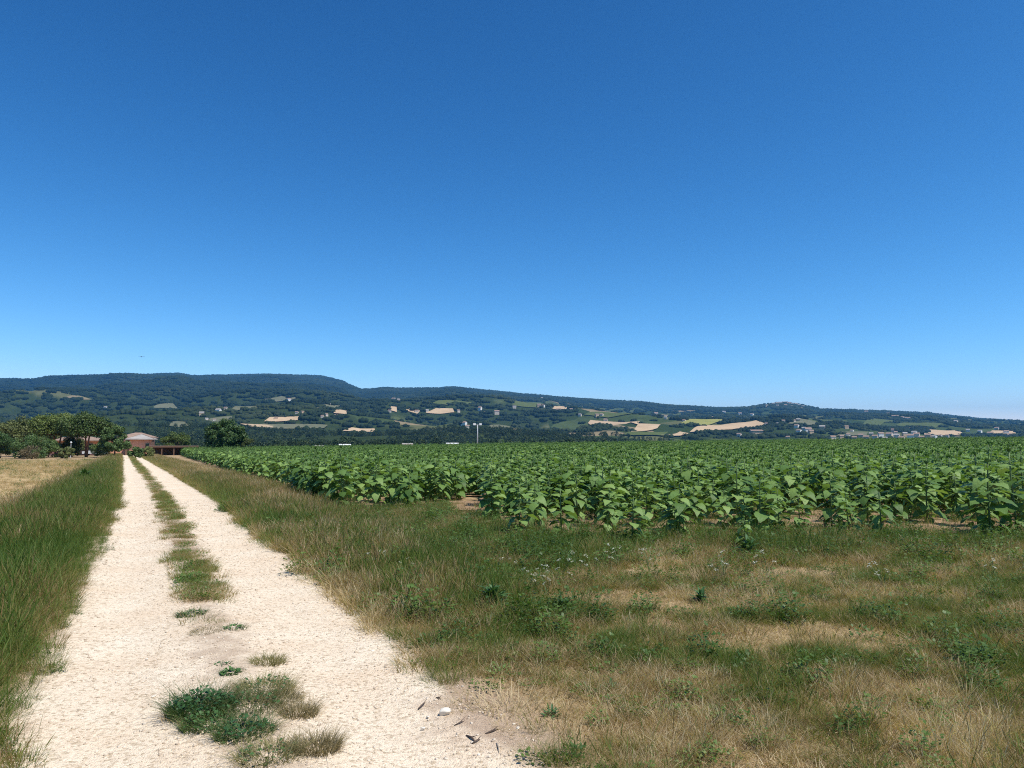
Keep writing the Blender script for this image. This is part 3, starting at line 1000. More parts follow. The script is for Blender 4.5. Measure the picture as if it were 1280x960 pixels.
# ------------------------------------------------------------------ grass
def blades(n, h, spread, width, lean, seed, head=False, segs=3, curl=0.5):
    """a tuft: n tapering bent blades as quads; head adds seed heads"""
    rg = np.random.default_rng(seed)
    V, Fc = [], []; b = 0
    for k in range(n):
        a = rg.uniform(0, 6.283); rr = spread * math.sqrt(rg.random())
        bx, by = rr * math.cos(a), rr * math.sin(a)
        la = a + rg.normal(0, 0.9)
        hh = h * rg.uniform(0.45, 1.1); ln = lean * rg.uniform(0.2, 1.3) * hh
        w = width * rg.uniform(0.7, 1.3)
        fa = rg.uniform(0, 6.283)
        wx, wy = math.cos(fa) * w / 2, math.sin(fa) * w / 2
        for i in range(segs + 1):
            t = i / segs
            q = t ** (1 + curl * 1.6)
            x = bx + math.cos(la) * ln * q; y = by + math.sin(la) * ln * q
            z = hh * (t - 0.25 * curl * lean * t * t) - 0.01
            tp = (1 - t * 0.9) if not head else (0.5 if i < segs else 0.4)
            if head and i == segs - 1: tp = 2.6
            V += [(x - wx * tp, y - wy * tp, z), (x + wx * tp, y + wy * tp, z)]
        for i in range(segs):
            Fc.append((b + 2 * i, b + 2 * i + 1, b + 2 * i + 3, b + 2 * i + 2))
        b += 2 * (segs + 1)
    return np.array(V), np.array(Fc)

def tuft_mesh(name, parts, mat_):
    V, Fc, b = [], [], 0
    for v, f in parts:
        V.append(v); Fc.append(f + b); b += len(v)
    return np_mesh(name, np.concatenate(V), np.concatenate(Fc), mat_)

def herb_leaves(n, h, spread, size, seed):
    rg = np.random.default_rng(seed)
    V, Fc, b = [], [], 0
    for k in range(n):
        a = rg.uniform(0, 6.283); rr = spread * math.sqrt(rg.random()); z = h * rg.uniform(0.15, 1.0) * (1 - 0.5 * rr / spread)
        L = size * rg.uniform(0.6, 1.3); w = L * rg.uniform(0.22, 0.38)
        fa = a + rg.normal(0, 0.8); up = rg.uniform(-0.1, 0.9)
        c = np.array([rr * math.cos(a), rr * math.sin(a), z])
        d = np.array([math.cos(fa) * math.cos(up), math.sin(fa) * math.cos(up), math.sin(up)]); sd = np.array([-math.sin(fa), math.cos(fa), rg.normal(0, 0.3)])
        m1 = c + d * L * 0.5 + np.array([0, 0, 0.02 * L])
        V += [c, m1 - sd * w, c + d * L - np.array([0, 0, 0.2 * L]), m1 + sd * w]
        Fc.append((b, b + 1, b + 2, b + 3)); b += 4
    return np.array(V), np.array(Fc)

G = M['grass']
TUFTS = [
    tuft_mesh('tuft_tall', [blades(46, 0.38, 0.13, 0.0065, 0.8, 1), blades(10, 0.55, 0.09, 0.004, 0.35, 2, True, 4)], G),                # 0 tall green
    tuft_mesh('tuft_tall', [blades(52, 0.30, 0.14, 0.0075, 1.1, 3), blades(5, 0.5, 0.09, 0.004, 0.35, 4, True, 4)], G),                  # 1 tall lax
    tuft_mesh('tuft_seed', [blades(26, 0.40, 0.13, 0.0036, 0.6, 5, True, 4), blades(34, 0.20, 0.14, 0.005, 1.1, 6)], G),                # 2 seeding stems
    tuft_mesh('tuft_short', [blades(70, 0.085, 0.13, 0.0048, 1.3, 7)], G),                                                              # 3 short
    tuft_mesh('tuft_short', [blades(60, 0.13, 0.13, 0.0050, 1.2, 8)], G),                                                               # 4 mid
    tuft_mesh('litter', [blades(44, 0.035, 0.15, 0.0045, 3.0, 9, curl=0.2)], G),                                                         # 5 flattened straw
    tuft_mesh('herb', [herb_leaves(80, 0.10, 0.13, 0.032, 10)], M['herb']),                                                              # 6 low herb
    tuft_mesh('herb', [herb_leaves(110, 0.26, 0.13, 0.036, 11), blades(8, 0.3, 0.08, 0.004, 0.4, 12)], M['herb']),                         # 7 bushy herb
]

def spots(n, x0, x1, y0, y1):
    return rng.uniform(x0, x1, n), rng.uniform(y0, y1, n)

def wedge(n, r0, r1, p=1.0, margin=0.10):
    """points in the camera's wedge, denser near"""
    az = rng.uniform(-HALF - margin, HALF + margin, n)
    q = rng.random(n)
    r = (r0 ** p + q * (r1 ** p - r0 ** p)) ** (1 / p)
    return r * np.sin(az), r * np.cos(az)

def on_ground(x, y, dz=-0.012):
    return height(x, y) + dz

# right hand meadow and verge
def meadow():
    PX, PY, VAR, TINT, S, ZS = [], [], [], [], [], []
    def put(x, y, var, tint, s, zs=None):
        PX.append(x); PY.append(y); VAR.append(np.broadcast_to(var, x.shape)); TINT.append(tint); S.append(s); ZS.append(s if zs is None else zs)
    # general cover
    x, y = wedge(52000, 2.6, 21, 1.25)
    u, s = us(x, y)
    ue = 1.86 + 0.16 * (fbm(s * 0.8, s * 0 + 8, 6, 3) - 0.5) * 2 + 0.25 * (fbm(x * 3, y * 3, 14, 2) - 0.5)
    k = (u > ue) & ~(in_sun(x, y - 0.25) & (rng.random(len(x)) > 0.16))
    k &= ~(in_notch(x, y) & (rng.random(len(x)) > 0.14))
    k &= ~((u < 2.8) & (np.hypot((u - 2.05) / 0.6, (s - 4.3) / 0.7) < 1.0) & (rng.random(len(x)) > 0.15))   # worn bare patch at the corner
    x, y, u, s = x[k], y[k], u[k], s[k]; n = len(x)
    bare = fbm(x * 0.75, y * 0.75, 201, 3)
    patch = fbm(x * 0.45 + 7, y * 0.45, 202, 4)
    fine = fbm(x * 2.2, y * 2.2, 203, 3)
    verge = np.exp(-((u - 2.9) / 1.1) ** 2) * sstep(5.5, 8.0, s)            # tall belt beside the track
    strip = sstep(9.0, 12.0, y)                                                # greener belt under the sunflowers
    dry = 0.55 - 0.18 * strip + 0.55 * (0.5 - patch) * 1.5 + 0.5 * (sstep(0.40, 0.60, fine) - 0.5) + 0.30 * (fbm(x * 7, y * 7, 206, 2) - 0.5)
    dry = dry - 0.07 * sstep(4.8, 6.0, y) * (1 - sstep(8.5, 10.0, y)) + 0.10 * np.exp(-(((x - 3.2) / 1.8) ** 2 + ((y - 7.4) / 1.1) ** 2)) + 0.16 * (1 - sstep(4.2, 6.0, y)) + 0.02 * verge
    dry = np.clip(dry + rng.normal(0, 0.11, n), 0.05, 1.0)
    hgt = 1.0 + 0.6 * strip + 0.8 * verge + 0.5 * (patch - 0.5) - 0.35 * (1 - sstep(4.0, 6.5, y))
    keep = rng.random(n) < np.clip(1.35 - 1.3 * sstep(0.48, 0.66, bare) * (1 - 0.75 * verge) * (1 - 0.5 * strip), 0.06, 1)
    keep &= rng.random(n) < 0.85
    x, y, u, s, dry, hgt, verge, strip = (q[keep] for q in (x, y, u, s, dry, hgt, verge, strip)); n = len(x)
    tall = rng.random(n) < np.clip(0.17 + 0.60 * verge + 0.22 * strip, 0, 0.7)
    var = np.where(tall, rng.choice([0, 1, 2, 2], n), rng.choice([3, 3, 4, 4, 5], n))
    var = np.where((rng.random(n) < 0.06 + 0.09 * strip), rng.choice([6, 6, 7], n), var)
    dry = np.where(var >= 6, np.clip(dry * 0.7, 0, 1), dry)
    sc_ = np.clip(hgt, 0.45, 2.0) * rng.uniform(0.7, 1.25, n)
    sc_ = np.where(tall, np.clip(0.42 + 0.32 * verge + 0.12 * strip, 0.35, 0.8) * rng.uniform(0.7, 1.15, n), np.clip(sc_, 0.5, 1.5))
    put(x, y, var, dry, sc_)
    x, y = wedge(5200, 10.2, 15.5, 1.0)
    lim = np.interp(x, [-4, 0, 2, 4.2, 6.6, 9, 16], [20, 14.0, 12.9, 13.6, 13.9, 13.4, 14])
    u, s = us(x, y)
    k = (y < lim + 1.0) & (y > lim - 2.0 - 1.2 * fbm(x * 0.8, y * 0.8, 211, 2)) & (x > -0.5) & (fbm(x * 0.9, y * 0.9, 212, 3) > 0.40)
    x, y = x[k], y[k]; n = len(x)
    put(x, y, rng.choice([0, 1, 1, 7, 6, 4], n), np.clip(rng.normal(0.20, 0.10, n) + 0.25 * (fbm(x * 1.4, y * 1.4, 213, 2) - 0.5), 0.02, 0.5), rng.uniform(0.45, 0.85, n))
    # straw litter on the dry foreground
    x, y = wedge(15000, 2.6, 10, 1.2)
    u, s = us(x, y)
    k = (u > 2.0) & ~in_sun(x, y)
    x, y = x[k], y[k]; n = len(x)
    put(x, y, np.full(n, 5), np.clip(rng.normal(0.82, 0.13, n), 0.4, 1), rng.uniform(0.7, 1.2, n))
    # verge further along the track
    for (n0, s0, s1) in ((5200, 17, 45), (4200, 45, 150)):
        s = rng.uniform(s0, s1, n0); u = rng.uniform(1.95, 4.9, n0)
        x, y = xy(u, s)
        far = sstep(20, 80, s)
        q = fbm(u * 0.9, s * 0.35, 205, 3)
        dry = np.clip(0.42 + 0.9 * (q - 0.45) + 0.22 * np.exp(-((u - 4.0) / 0.7) ** 2) + rng.normal(0, 0.08, n0), 0.05, 0.95)
        var = rng.choice([0, 1, 2, 2, 7, 4], n0)
        sc_ = (0.55 + 0.5 * q) * rng.uniform(0.7, 1.2, n0) * (1 + 0.5 * far)
        put(x, y, var, dry, sc_, sc_ * (1 - 0.40 * far))
    x = np.concatenate(PX); y = np.concatenate(PY)
    o = scatter('meadow_grass', np.stack([x, y, on_ground(x, y)], -1), rand_rot(len(x), 0.12), uni_scl(np.concatenate(S), np.concatenate(ZS)), np.concatenate(VAR), np.concatenate(TINT), TUFTS)
    tag(o, 'patchy dry and green grass of the meadow right of the track', 'grass', kind='stuff')
    print('meadow tufts', len(x))
meadow()

# left verge
def left_verge():
    PX, PY, VAR, TINT, S, ZS = [], [], [], [], [], []
    for (n0, s0, s1, g0) in ((9000, 3.0, 22, 1.0), (6500, 22, 60, 1.25), (4500, 60, 165, 1.7)):
        s = s0 + (s1 - s0) * rng.random(n0) ** 1.3
        u = rng.uniform(-3.1, -0.4, n0)
        edge = -0.50 - 0.16 * (fbm(s * 0.9, s * 0 + 2, 5, 3) - 0.5) * 2 - 0.2 * fbm(s * 4, s * 0, 6, 2)
        k = u < edge
        u, s = u[k], s[k]; n = len(u)
        x, y = xy(u, s)
        q = fbm(x * 0.6, y * 0.6, 301, 3)
        near_road = np.exp(-((u + 0.6) / 0.3) ** 2)
        dry = np.clip(0.20 + 0.75 * (q - 0.45) + 0.5 * (fbm(x * 3, y * 3, 303, 2) - 0.5) + 0.02 * near_road + 0.12 * sstep(0.5, 0.9, fbm(x * 1.7, y * 1.7, 302, 2)) + 0.25 * sstep(40, 90, s) + 0.45 * sstep(-2.4, -3.0, u) + rng.normal(0, 0.09, n), 0.0, 0.95)
        var = rng.choice([0, 0, 1, 1, 1, 2, 7], n)
        low = rng.random(n) < near_road * 0.6
        var = np.where(low, rng.choice([4, 6, 2], n), var)
        sc_ = (0.50 + 0.55 * q) * rng.uniform(0.7, 1.2, n) * (1 - 0.45 * near_road) * g0
        PX.append(x); PY.append(y); VAR.append(var); TINT.append(dry); S.append(sc_); ZS.append(sc_ / g0 * (1 + 0.25 * (g0 - 1)))
    x = np.concatenate(PX); y = np.concatenate(PY)
    o = scatter('verge_grass', np.stack([x, y, on_ground(x, y)], -1), rand_rot(len(x), 0.12), uni_scl(np.concatenate(S), np.concatenate(ZS)), np.concatenate(VAR), np.concatenate(TINT), TUFTS)
    tag(o, 'tall green grass of the verge left of the track', 'grass', kind='stuff')
left_verge()

# stubble
def stubble():
    n = 16000
    s = 8 + 92 * rng.random(n) ** 1.15; u = -2.6 - 34 * rng.random(n) ** 1.2
    x, y = xy(u, s)
    k = in_view(x, y, 0.1)
    x, y, s, u = x[k], y[k], s[k], u[k]; n = len(x)
    q = fbm(x * 0.35, y * 0.35, 401, 3)
    green = (rng.random(n) < 0.10 + 0.25 * (u > -4)) & (q > 0.42)
    var = np.where(green, rng.choice([1, 7, 2], n), rng.choice([2, 4, 4, 3, 5], n))
    dry = np.where(green, rng.uniform(0.2, 0.5, n), np.clip(0.84 + 0.35 * (q - 0.5) + rng.normal(0, 0.06, n), 0.5, 1))
    sc_ = rng.uniform(0.7, 1.3, n) * np.where((var == 2) | (var == 1), 0.45, 1.2) * (1 + 0.8 * sstep(20, 80, s))
    o = scatter('stubble', np.stack([x, y, on_ground(x, y, 0.0)], -1), rand_rot(n, 0.1), uni_scl(sc_, sc_ * 0.8), var, dry, TUFTS)
    tag(o, 'pale straw stubble of the cut field left of the verge', 'stubble', kind='stuff')
stubble()

# sparse weeds on the soil between the front sunflowers
def field_weeds():
    x, y = wedge(6000, 12, 30, 1.3)
    k = in_sun(x, y)
    q = fbm(x * 0.6, y * 0.6, 501, 3)
    k &= (q > 0.40)
    x, y = x[k], y[k]; n = len(x)
    o = scatter('field_weeds', np.stack([x, y, on_ground(x, y, 0.01)], -1), rand_rot(n, 0.1), uni_scl(rng.uniform(0.5, 1.1, n)), rng.choice([3, 4, 6, 6], n), rng.uniform(0.15, 0.5, n), TUFTS)
    tag(o, 'low green weeds on the soil between the sunflowers', 'weeds', kind='stuff')
field_weeds()

# grass down the middle of the track
def median():
    PX, PY, T, V, S = [], [], [], [], []
    s = np.concatenate([rng.uniform(6.6, 30, 3400), rng.uniform(30, 140, 2600)]); n = len(s)
    u = 0.60 + rng.normal(0, 0.15, n)
    d = 0.55 * fbm(s * 0.30, u * 0 + 1.5, 601, 2) + 0.45 * fbm(s * 1.9, u * 3.0, 602, 3) + rng.normal(0, 0.035, n) - 0.22 * ((u - 0.58) / 0.4) ** 2
    k = (np.abs(u - 0.60) < 0.34) & (d > 0.49 - 0.22 * sstep(7.9, 8.9, s) * (1 - sstep(11.8, 13.2, s)) - 0.06 * sstep(12.5, 14, s) - 0.08 * sstep(20, 32, s))
    k &= ~((s < 8.0) & (rng.random(n) > 0.5))
    k &= rng.random(n) < 0.12 + 0.55 * sstep(0.42, 0.62, fbm(s * 2.6, u * 4.0, 607, 3))
    s, u = s[k], u[k]; n = len(s)
    x, y = xy(u, s)
    far = sstep(20, 90, s)
    dry = np.clip(0.54 + 0.7 * (fbm(x * 1.8, y * 1.8, 603, 3) - 0.5) + rng.normal(0, 0.13, n) - 0.10 * ((s > 8.6) & (s < 12.4)), 0.05, 0.9)
    var = rng.choice([3, 4, 4, 4, 6], n)
    sc_ = rng.uniform(0.6, 1.1, n) * (1 + 0.6 * far)
    o = scatter('track_grass', np.stack([x, y, on_ground(x, y, 0.03)], -1), rand_rot(n, 0.1), uni_scl(sc_), var, dry, TUFTS)
    tag(o, 'low grass growing along the middle of the track', 'grass', kind='stuff')
median()

# ------------------------------------------------------------------ single tufts and weeds
def single_tuft(px, py, w, h, n, dry, label, seed, herb=0):
    x, y = ground_at(px, py)
    r_ = empty('grass_tuft', (x, y, hz(x, y) + 0.012))
    tag(r_, label, 'grass tuft', 'grass tufts in the middle of the track')
    m = M['tuft_' + dry]
    n = int(n * 2.2); h = h * 1.35; w = w * 1.2
    v, f = blades(n, h, w, 0.005, 1.1, seed)
    link('blades', np_mesh('blades', v, f, m), r_)
    if herb:
        v, f = herb_leaves(herb * 4, h * 0.9, w * 0.9, 0.030, seed + 1)
        link('leaves', np_mesh('leaves', v, f, M['weed_leaf']), r_)
    v, f = blades(int(n * 0.35), h * 0.6, w * 1.15, 0.004, 1.6, seed + 2)
    link('dry_blades', np_mesh('dry_blades', v, f, M['straw']), r_)
    return r_
leafmat('tuft_green', [(0.0, (0.040, 0.090, 0.022)), (1.0, (0.13, 0.17, 0.05))], rough=0.5, trans=0.3, jitter=0.9)
leafmat('tuft_olive', [(0.0, (0.08, 0.105, 0.03)), (1.0, (0.27, 0.24, 0.10))], rough=0.5, trans=0.3, jitter=0.9)
leafmat('tuft_brown', [(0.0, (0.15, 0.125, 0.06)), (1.0, (0.42, 0.33, 0.18))], rough=0.5, trans=0.3, jitter=0.9)
TUFT_LIST = [
    (252, 893, 0.17, 0.13, 420, 'green', 'large dark green leafy tuft on the left side of the track middle', 150),
    (258, 912, 0.12, 0.08, 260, 'green', 'low green tuft just below the large dark leafy one', 60),
    (310, 892, 0.17, 0.10, 420, 'olive', 'broad olive grass tuft right of the dark leafy tuft', 30),
    (330, 868, 0.16, 0.09, 380, 'olive', 'olive tuft at the upper end of the near grass patch', 30),
    (352, 880, 0.10, 0.07, 220, 'brown', 'small brownish tuft on the right rim of the near grass patch', 0),
    (335, 832, 0.10, 0.07, 240, 'olive', 'rounded brownish green tuft topmost of the near grass patch', 0),
    (288, 848, 0.06, 0.05, 120, 'green', 'tiny bright green tuft alone on the gravel', 40),
    (280, 836, 0.05, 0.03, 70, 'green', 'flat dark sprig above the tiny bright green tuft', 30),
    (305, 925, 0.13, 0.10, 360, 'green', 'dark green tuft in the lower centre of the near grass patch', 60),
    (374, 897, 0.09, 0.08, 260, 'brown', 'spiky dry tuft at the right of the near grass patch', 0),
    (395, 942, 0.10, 0.09, 320, 'brown', 'dry grey brown tuft near the lower end of the right rut', 0),
    (335, 955, 0.13, 0.09, 380, 'olive', 'straw edged tuft cut by the bottom of the picture', 20),
    (258, 795, 0.11, 0.06, 220, 'brown', 'low brown tuft below the long grassy middle strip', 0),
    (292, 790, 0.09, 0.05, 160, 'olive', 'thin olive tuft right of the low brown one', 20),
    (240, 772, 0.12, 0.06, 240, 'green', 'green tuft at the near end of the grassy middle strip', 40),
]
for i, (px, py, w, h, n, dry, lab, herb) in enumerate(TUFT_LIST):
    single_tuft(px, py, w, h, n, dry, lab, 900 + 7 * i, herb)

def rosette(name, px, py, n, L, h, label, cat, seed, m='weed_leaf'):
    """a leafy weed: each long leaf a part"""
    rd = random.Random(seed)
    x, y = ground_at(px, py)
    r_ = empty(name, (x, y, hz(x, y) - 0.01))
    tag(r_, label, cat, 'leafy weeds in the meadow')
    shapes = []
    for k in range(3):
        mb = MB()
        prev = None
        w0 = [0.03, 0.10, 0.14, 0.10, 0.0]; xs = [0, 0.25, 0.5, 0.78, 1.0]; d = 0.15 + 0.2 * k
        v, f = [], []
        for i in range(5):
            z = 0.35 * xs[i] - d * xs[i] ** 2 * 1.6
            v += [(xs[i], -w0[i], z + 0.05 * w0[i]), (xs[i], 0, z - 0.02), (xs[i], w0[i], z + 0.05 * w0[i])]
        for i in range(4):
            for j in (0, 1):
                f.append((3 * i + j, 3 * i + j + 1, 3 * i + j + 4, 3 * i + j + 3))
        mb.add(v, f)
        shapes.append(mb.mesh('leaf', M[m], True))
    n = int(n * 1.7)
    for k in range(n):
        o = link('leaf', shapes[rd.randrange(3)], r_)
        q = k / n
        o.location = (rd.uniform(-.03, .03), rd.uniform(-.03, .03), h * 0.6 * q)
        o.rotation_euler = (rd.uniform(-.3, .3), -0.15 - 1.0 * q + rd.uniform(-.15, .15), k * 2.4)
        s_ = L * rd.uniform(0.7, 1.15) * (1 - 0.25 * q)
        o.scale = (s_, s_, s_)
    return r_
rosette('leafy_weed', 615, 760, 60, 0.20, 0.24, 'large dark green leafy weed standing out in the meadow', 'weed', 3)
rosette('leafy_weed', 705, 765, 26, 0.14, 0.14, 'smaller bluish green weed right of the large dark one', 'weed', 4)
rosette('leafy_weed', 936, 695, 26, 0.24, 0.26, 'broad dark leaved weed at the field edge', 'weed', 5)
rosette('leafy_weed', 875, 752, 18, 0.15, 0.10, 'low dark weed beside the pale straw clump', 'weed', 6)
rosette('leafy_weed', 690, 895, 14, 0.07, 0.05, 'small bright green weed on the dry corner by the track', 'weed', 7)
rosette('leafy_weed', 768, 862, 12, 0.08, 0.05, 'little green weed in the dry foreground', 'weed', 8)
rosette('leafy_weed', 930, 825, 16, 0.10, 0.06, 'small fresh green weed in the brown grass', 'weed', 9)
rosette('leafy_weed', 888, 822, 13, 0.09, 0.06, 'little dark weed left of the fresh green one', 'weed', 10)
rosette('leafy_weed', 725, 940, 16, 0.06, 0.04, 'low spreading grey green weed near the bottom of the picture', 'weed', 11)
rosette('leafy_weed', 105, 603, 30, 0.55, 0.5, 'bright light green weed clump on the left verge', 'weed', 12, 'herb')

def straw_clump(px, py, n, h, label, seed):
    x, y = ground_at(px, py)
    o = link('straw_clump', None) if False else empty('straw_clump', (x, y, hz(x, y) - 0.01))
    tag(o, label, 'straw clump')
    v, f = blades(n, h, 0.22, 0.008, 1.1, seed)
    link('stalks', np_mesh('stalks', v, f, M['straw']), o)
straw_clump(884, 728, 170, 0.26, 'pale dry straw clump at the edge of the meadow', 51)
straw_clump(1085, 705, 110, 0.2, 'small tawny straw clump right of the pale one', 52)
straw_clump(632, 885, 200, 0.14, 'dry brown grass clump beside the white stone', 53)

def wild_flower(px, py, label, seed):
    """umbels of a white wild flower: stems and flower heads are parts"""
    rd = random.Random(seed)
    x, y = ground_at(px, py)
    r_ = empty('white_wildflower', (x, y, hz(x, y)))
    tag(r_, label, 'wildflower', 'white wildflowers in the meadow')
    for k in range(rd.randint(3, 7)):
        h = rd.uniform(0.14, 0.32); a = rd.uniform(0, 6.28); l = rd.uniform(0.03, 0.19)
        tx, ty = l * math.cos(a), l * math.sin(a)
        st_ = link('stem', MB().tube([(0, 0, 0), (tx * .4, ty * .4, h * .6), (tx, ty, h)], [0.004, 0.003, 0.002], 4).mesh('stem', M['stalk']), r_)
        mb = MB()
        for j in range(8):
            q = rd.uniform(0, 6.28); rr = 0.026 * math.sqrt(rd.random()); e = 0.009
            cx, cy, cz = tx + rr * math.cos(q), ty + rr * math.sin(q), h + 0.008 + rr * math.sin(q + a) * 0.7 + rd.uniform(0, .008)
            mb.add([(cx + e * math.cos(t * 1.0472), cy + e * math.sin(t * 1.0472), cz + rd.uniform(-.006, .006)) for t in range(6)], [(0, 1, 2, 3, 4, 5)])
        link('flower_head', mb.mesh('flower_head', M['petal']), r_)
FL = [(672, 712), (690, 704), (700, 718), (722, 706), (742, 698), (757, 702), (772, 696), (790, 698), (668, 728), (703, 726), (655, 690), (640, 705), (812, 700), (905, 712), (920, 705), (1010, 692), (1104, 722), (1118, 712), (872, 700), (745, 715), (470, 700), (490, 694), (505, 706), (354, 632), (362, 640), (605, 700), (1262, 700), (1240, 712), (960, 708), (685, 735)]
FL = sorted(FL)[::2]
for i, (px, py) in enumerate(FL):
    wild_flower(px, py + 14, 'white flowering weed in the meadow below the sunflowers, %s from the left' % ordinal(i + 1), 700 + i)

# ------------------------------------------------------------------ stones and sticks
def stone_mesh(seed, sub=2, amp=0.22, mat_='limestone'):
    v, f = blob_verts(0, sub, seed)
    rg = np.random.default_rng(seed)
    v = v / np.linalg.norm(v, axis=1, keepdims=True)
    for k in range(7):
        d = rg.normal(size=3); d /= np.linalg.norm(d)
        lim = rg.uniform(0.55, 0.85)
        e = v @ d - lim
        v = v - np.clip(e, 0, None)[:, None] * d
    v = v + rg.normal(0, 0.012, v.shape)
    return np_mesh('stone', v, f, M[mat_], False)
x, y = ground_at(556, 894)
o = link('white_stone', stone_mesh(5, 3)); o.location = (x, y, hz(x, y) + 0.018); o.scale = (0.042, 0.034, 0.027); o.rotation_euler = (0.1, -0.1, 0.4)
tag(o, 'large white stone lying on the earth at the edge of the track', 'stone')
STONES = [(529, 911, 0.012, 'small grey stone left below the large white stone'), (648, 912, 0.016, 'pale stone in the dry corner right of the sticks'), (535, 897, 0.012, 'pebble sized stone just left of the large white stone'), (183, 825, 0.012, 'dark little stone lying alone in the left rut'),
          (192, 872, 0.014, 'flat brown stone in the left rut near the bottom'), (598, 945, 0.012, 'small rounded stone by the bottom edge of the track'), (466, 815, 0.014, 'light stone on the right rim of the track'), (493, 822, 0.016, 'chunky pale stone where the right verge begins')]
for i, (px, py, r_, lab) in enumerate(STONES):
    x, y = ground_at(px, py)
    o = link('stone', stone_mesh(60 + i)); o.location = (x, y, hz(x, y) + r_ * 0.5); o.scale = (r_ * 1.2, r_ * 0.85, r_ * 0.6); o.rotation_euler = (0.2, 0.1, i * 1.1)
    tag(o, lab, 'stone', 'loose stones on the track')
STICKS = [(583, 921, 594, 929, 0.006, 'stick_bark', 'dark broken stick on the bare earth below the white stone'), (607, 919, 622, 914, 0.006, 'stick_bark', 'curved dark stick under the dry grass clump'), (568, 908, 580, 903, 0.004, 'stick_bark', 'thin brown twig right of the white stone'),
          (621, 931, 624, 944, 0.006, 'pale_wood', 'pale upright splinter of wood in the dry corner'), (523, 887, 531, 880, 0.005, 'stick_bark', 'short dark twig on the gravel left of the white stone'), (545, 873, 551, 876, 0.004, 'stick_bark', 'tiny dark twig above the white stone'), (590, 931, 600, 926, 0.005, 'stick_bark', 'forked end of dead twig crossing the broken stick')]
for i, (x0, y0, x1, y1, rr, m, lab) in enumerate(STICKS):
    a = Vector((*ground_at(x0, y0), 0)); b = Vector((*ground_at(x1, y1), 0))
    mid = (a + b) / 2 + Vector((0.006, -0.008, 0.012))
    z0 = hz(mid.x, mid.y)
    mb = MB().tube([a + Vector((0, 0, z0 + rr)), mid + Vector((0, 0, z0 + rr)), b + Vector((0, 0, z0 + rr * 1.4))], [rr, rr * 1.1, rr * 0.5], 6)
    tw = mid + (b - a) * 0.3 + Vector((0.01, 0.02, z0 + 0.018))
    mb.tube([mid + Vector((0, 0, z0 + rr)), tw], [rr * 0.6, rr * 0.25], 5)
    tag(link('stick', mb.mesh('stick', M[m], True)), lab, 'stick', 'dead sticks on the bare corner')

# loose gravel
def gravel():
    n = 15000
    s = 3.0 + 22 * rng.random(n) ** 1.9; u = rng.uniform(-0.65, 2.0, n)
    rut = np.exp(-((u + 0.12) / 0.25) ** 2) + np.exp(-((u - 1.38) / 0.25) ** 2)
    k = rng.random(n) > 0.55 * rut
    s, u = s[k], u[k]; n = len(s)
    x, y = xy(u, s)
    size = 0.0032 + 0.0055 * rng.random(n) ** 3 + 0.002 * (rng.random(n) < 0.03)
    size = size * (1 + 0.05 * s)
    v, f = blob_verts(0, 1, 3)
    V = v[None] * (1 + rng.uniform(-0.25, 0.25, (n, len(v), 1)))
    V = V * (size[:, None] * rng.uniform(0.7, 1.4, (n, 3)) * np.array([1.1, 1.1, 0.55]))[:, None, :]
    a = rng.uniform(0, 6.28, n); c, sn = np.cos(a)[:, None], np.sin(a)[:, None]
    Vx = V[..., 0] * c - V[..., 1] * sn; Vy = V[..., 0] * sn + V[..., 1] * c
    rut2 = np.exp(-((u + 0.12) / 0.28) ** 2) + np.exp(-((u - 1.38) / 0.28) ** 2); mid = np.exp(-((u - 0.6) / 0.3) ** 2)
    zb = height(x, y) + 0.012 - 0.022 * rut2 + 0.028 * mid + 0.012 * (fbm(x * 3, y * 3, 9, 4) - 0.5) + size * 0.25
    W = np.stack([Vx + x[:, None], Vy + y[:, None], V[..., 2] + zb[:, None]], -1).reshape(-1, 3)
    Fc = (f[None] + (np.arange(n) * len(v))[:, None, None]).reshape(-1, 3)
    tag(link('loose_gravel', np_mesh('loose_gravel', W, Fc, M['pebble'])), 'loose pale gravel strewn over the track', 'gravel', kind='stuff')
gravel()

# ------------------------------------------------------------------ trees by the house
def tree(name, label, x, y, h, rx, zc, rz, n, leaf, lm, bm, cr, nclump, seed, trunk_r=0.2, umbrella=False, lo=-0.9, group='trees around the farmhouse', trunk_top=None, stems=1):
    z = hz(x, y)
    r_ = empty(name, (x, y, z - 0.05))
    tag(r_, label, 'bush' if 'bush' in name or 'shrub' in name else 'tree', group)
    rd = random.Random(seed)
    c, rad = crown_clumps(rx, rx, rz, zc, nclump, cr, seed, umbrella, lo)
    tb = MB()
    tt = trunk_top or zc - rz * 0.3
    for k in range(stems):
        a = rd.uniform(0, 6.28); sp = 0.0 if stems == 1 else 0.35
        lx, ly = rd.uniform(-.25, .25) + math.cos(a) * sp, rd.uniform(-.25, .25) + math.sin(a) * sp
        tb.tube([(math.cos(a) * sp * .3, math.sin(a) * sp * .3, 0), (lx * .5, ly * .5, tt * 0.5), (lx, ly, tt)], [trunk_r, trunk_r * .8, trunk_r * .6], 8)
        for i in range(nclump):
            if rd.random() < 0.45:
                e = c[i]
                mid = ((lx + e[0]) / 2, (ly + e[1]) / 2, (tt + e[2]) / 2 - 0.15)
                tb.tube([(lx, ly, tt - 0.1), mid, tuple(e)], [trunk_r * .45, trunk_r * .28, trunk_r * .1], 5)
    link('trunk', tb.mesh('trunk', M[bm], True), r_)
    v, f = leaf_crown(c, rad, n, leaf, seed)
    link('crown', np_mesh('crown', v, f, M[lm]), r_)
    return r_
def at(px, d):
    return P(px, d)
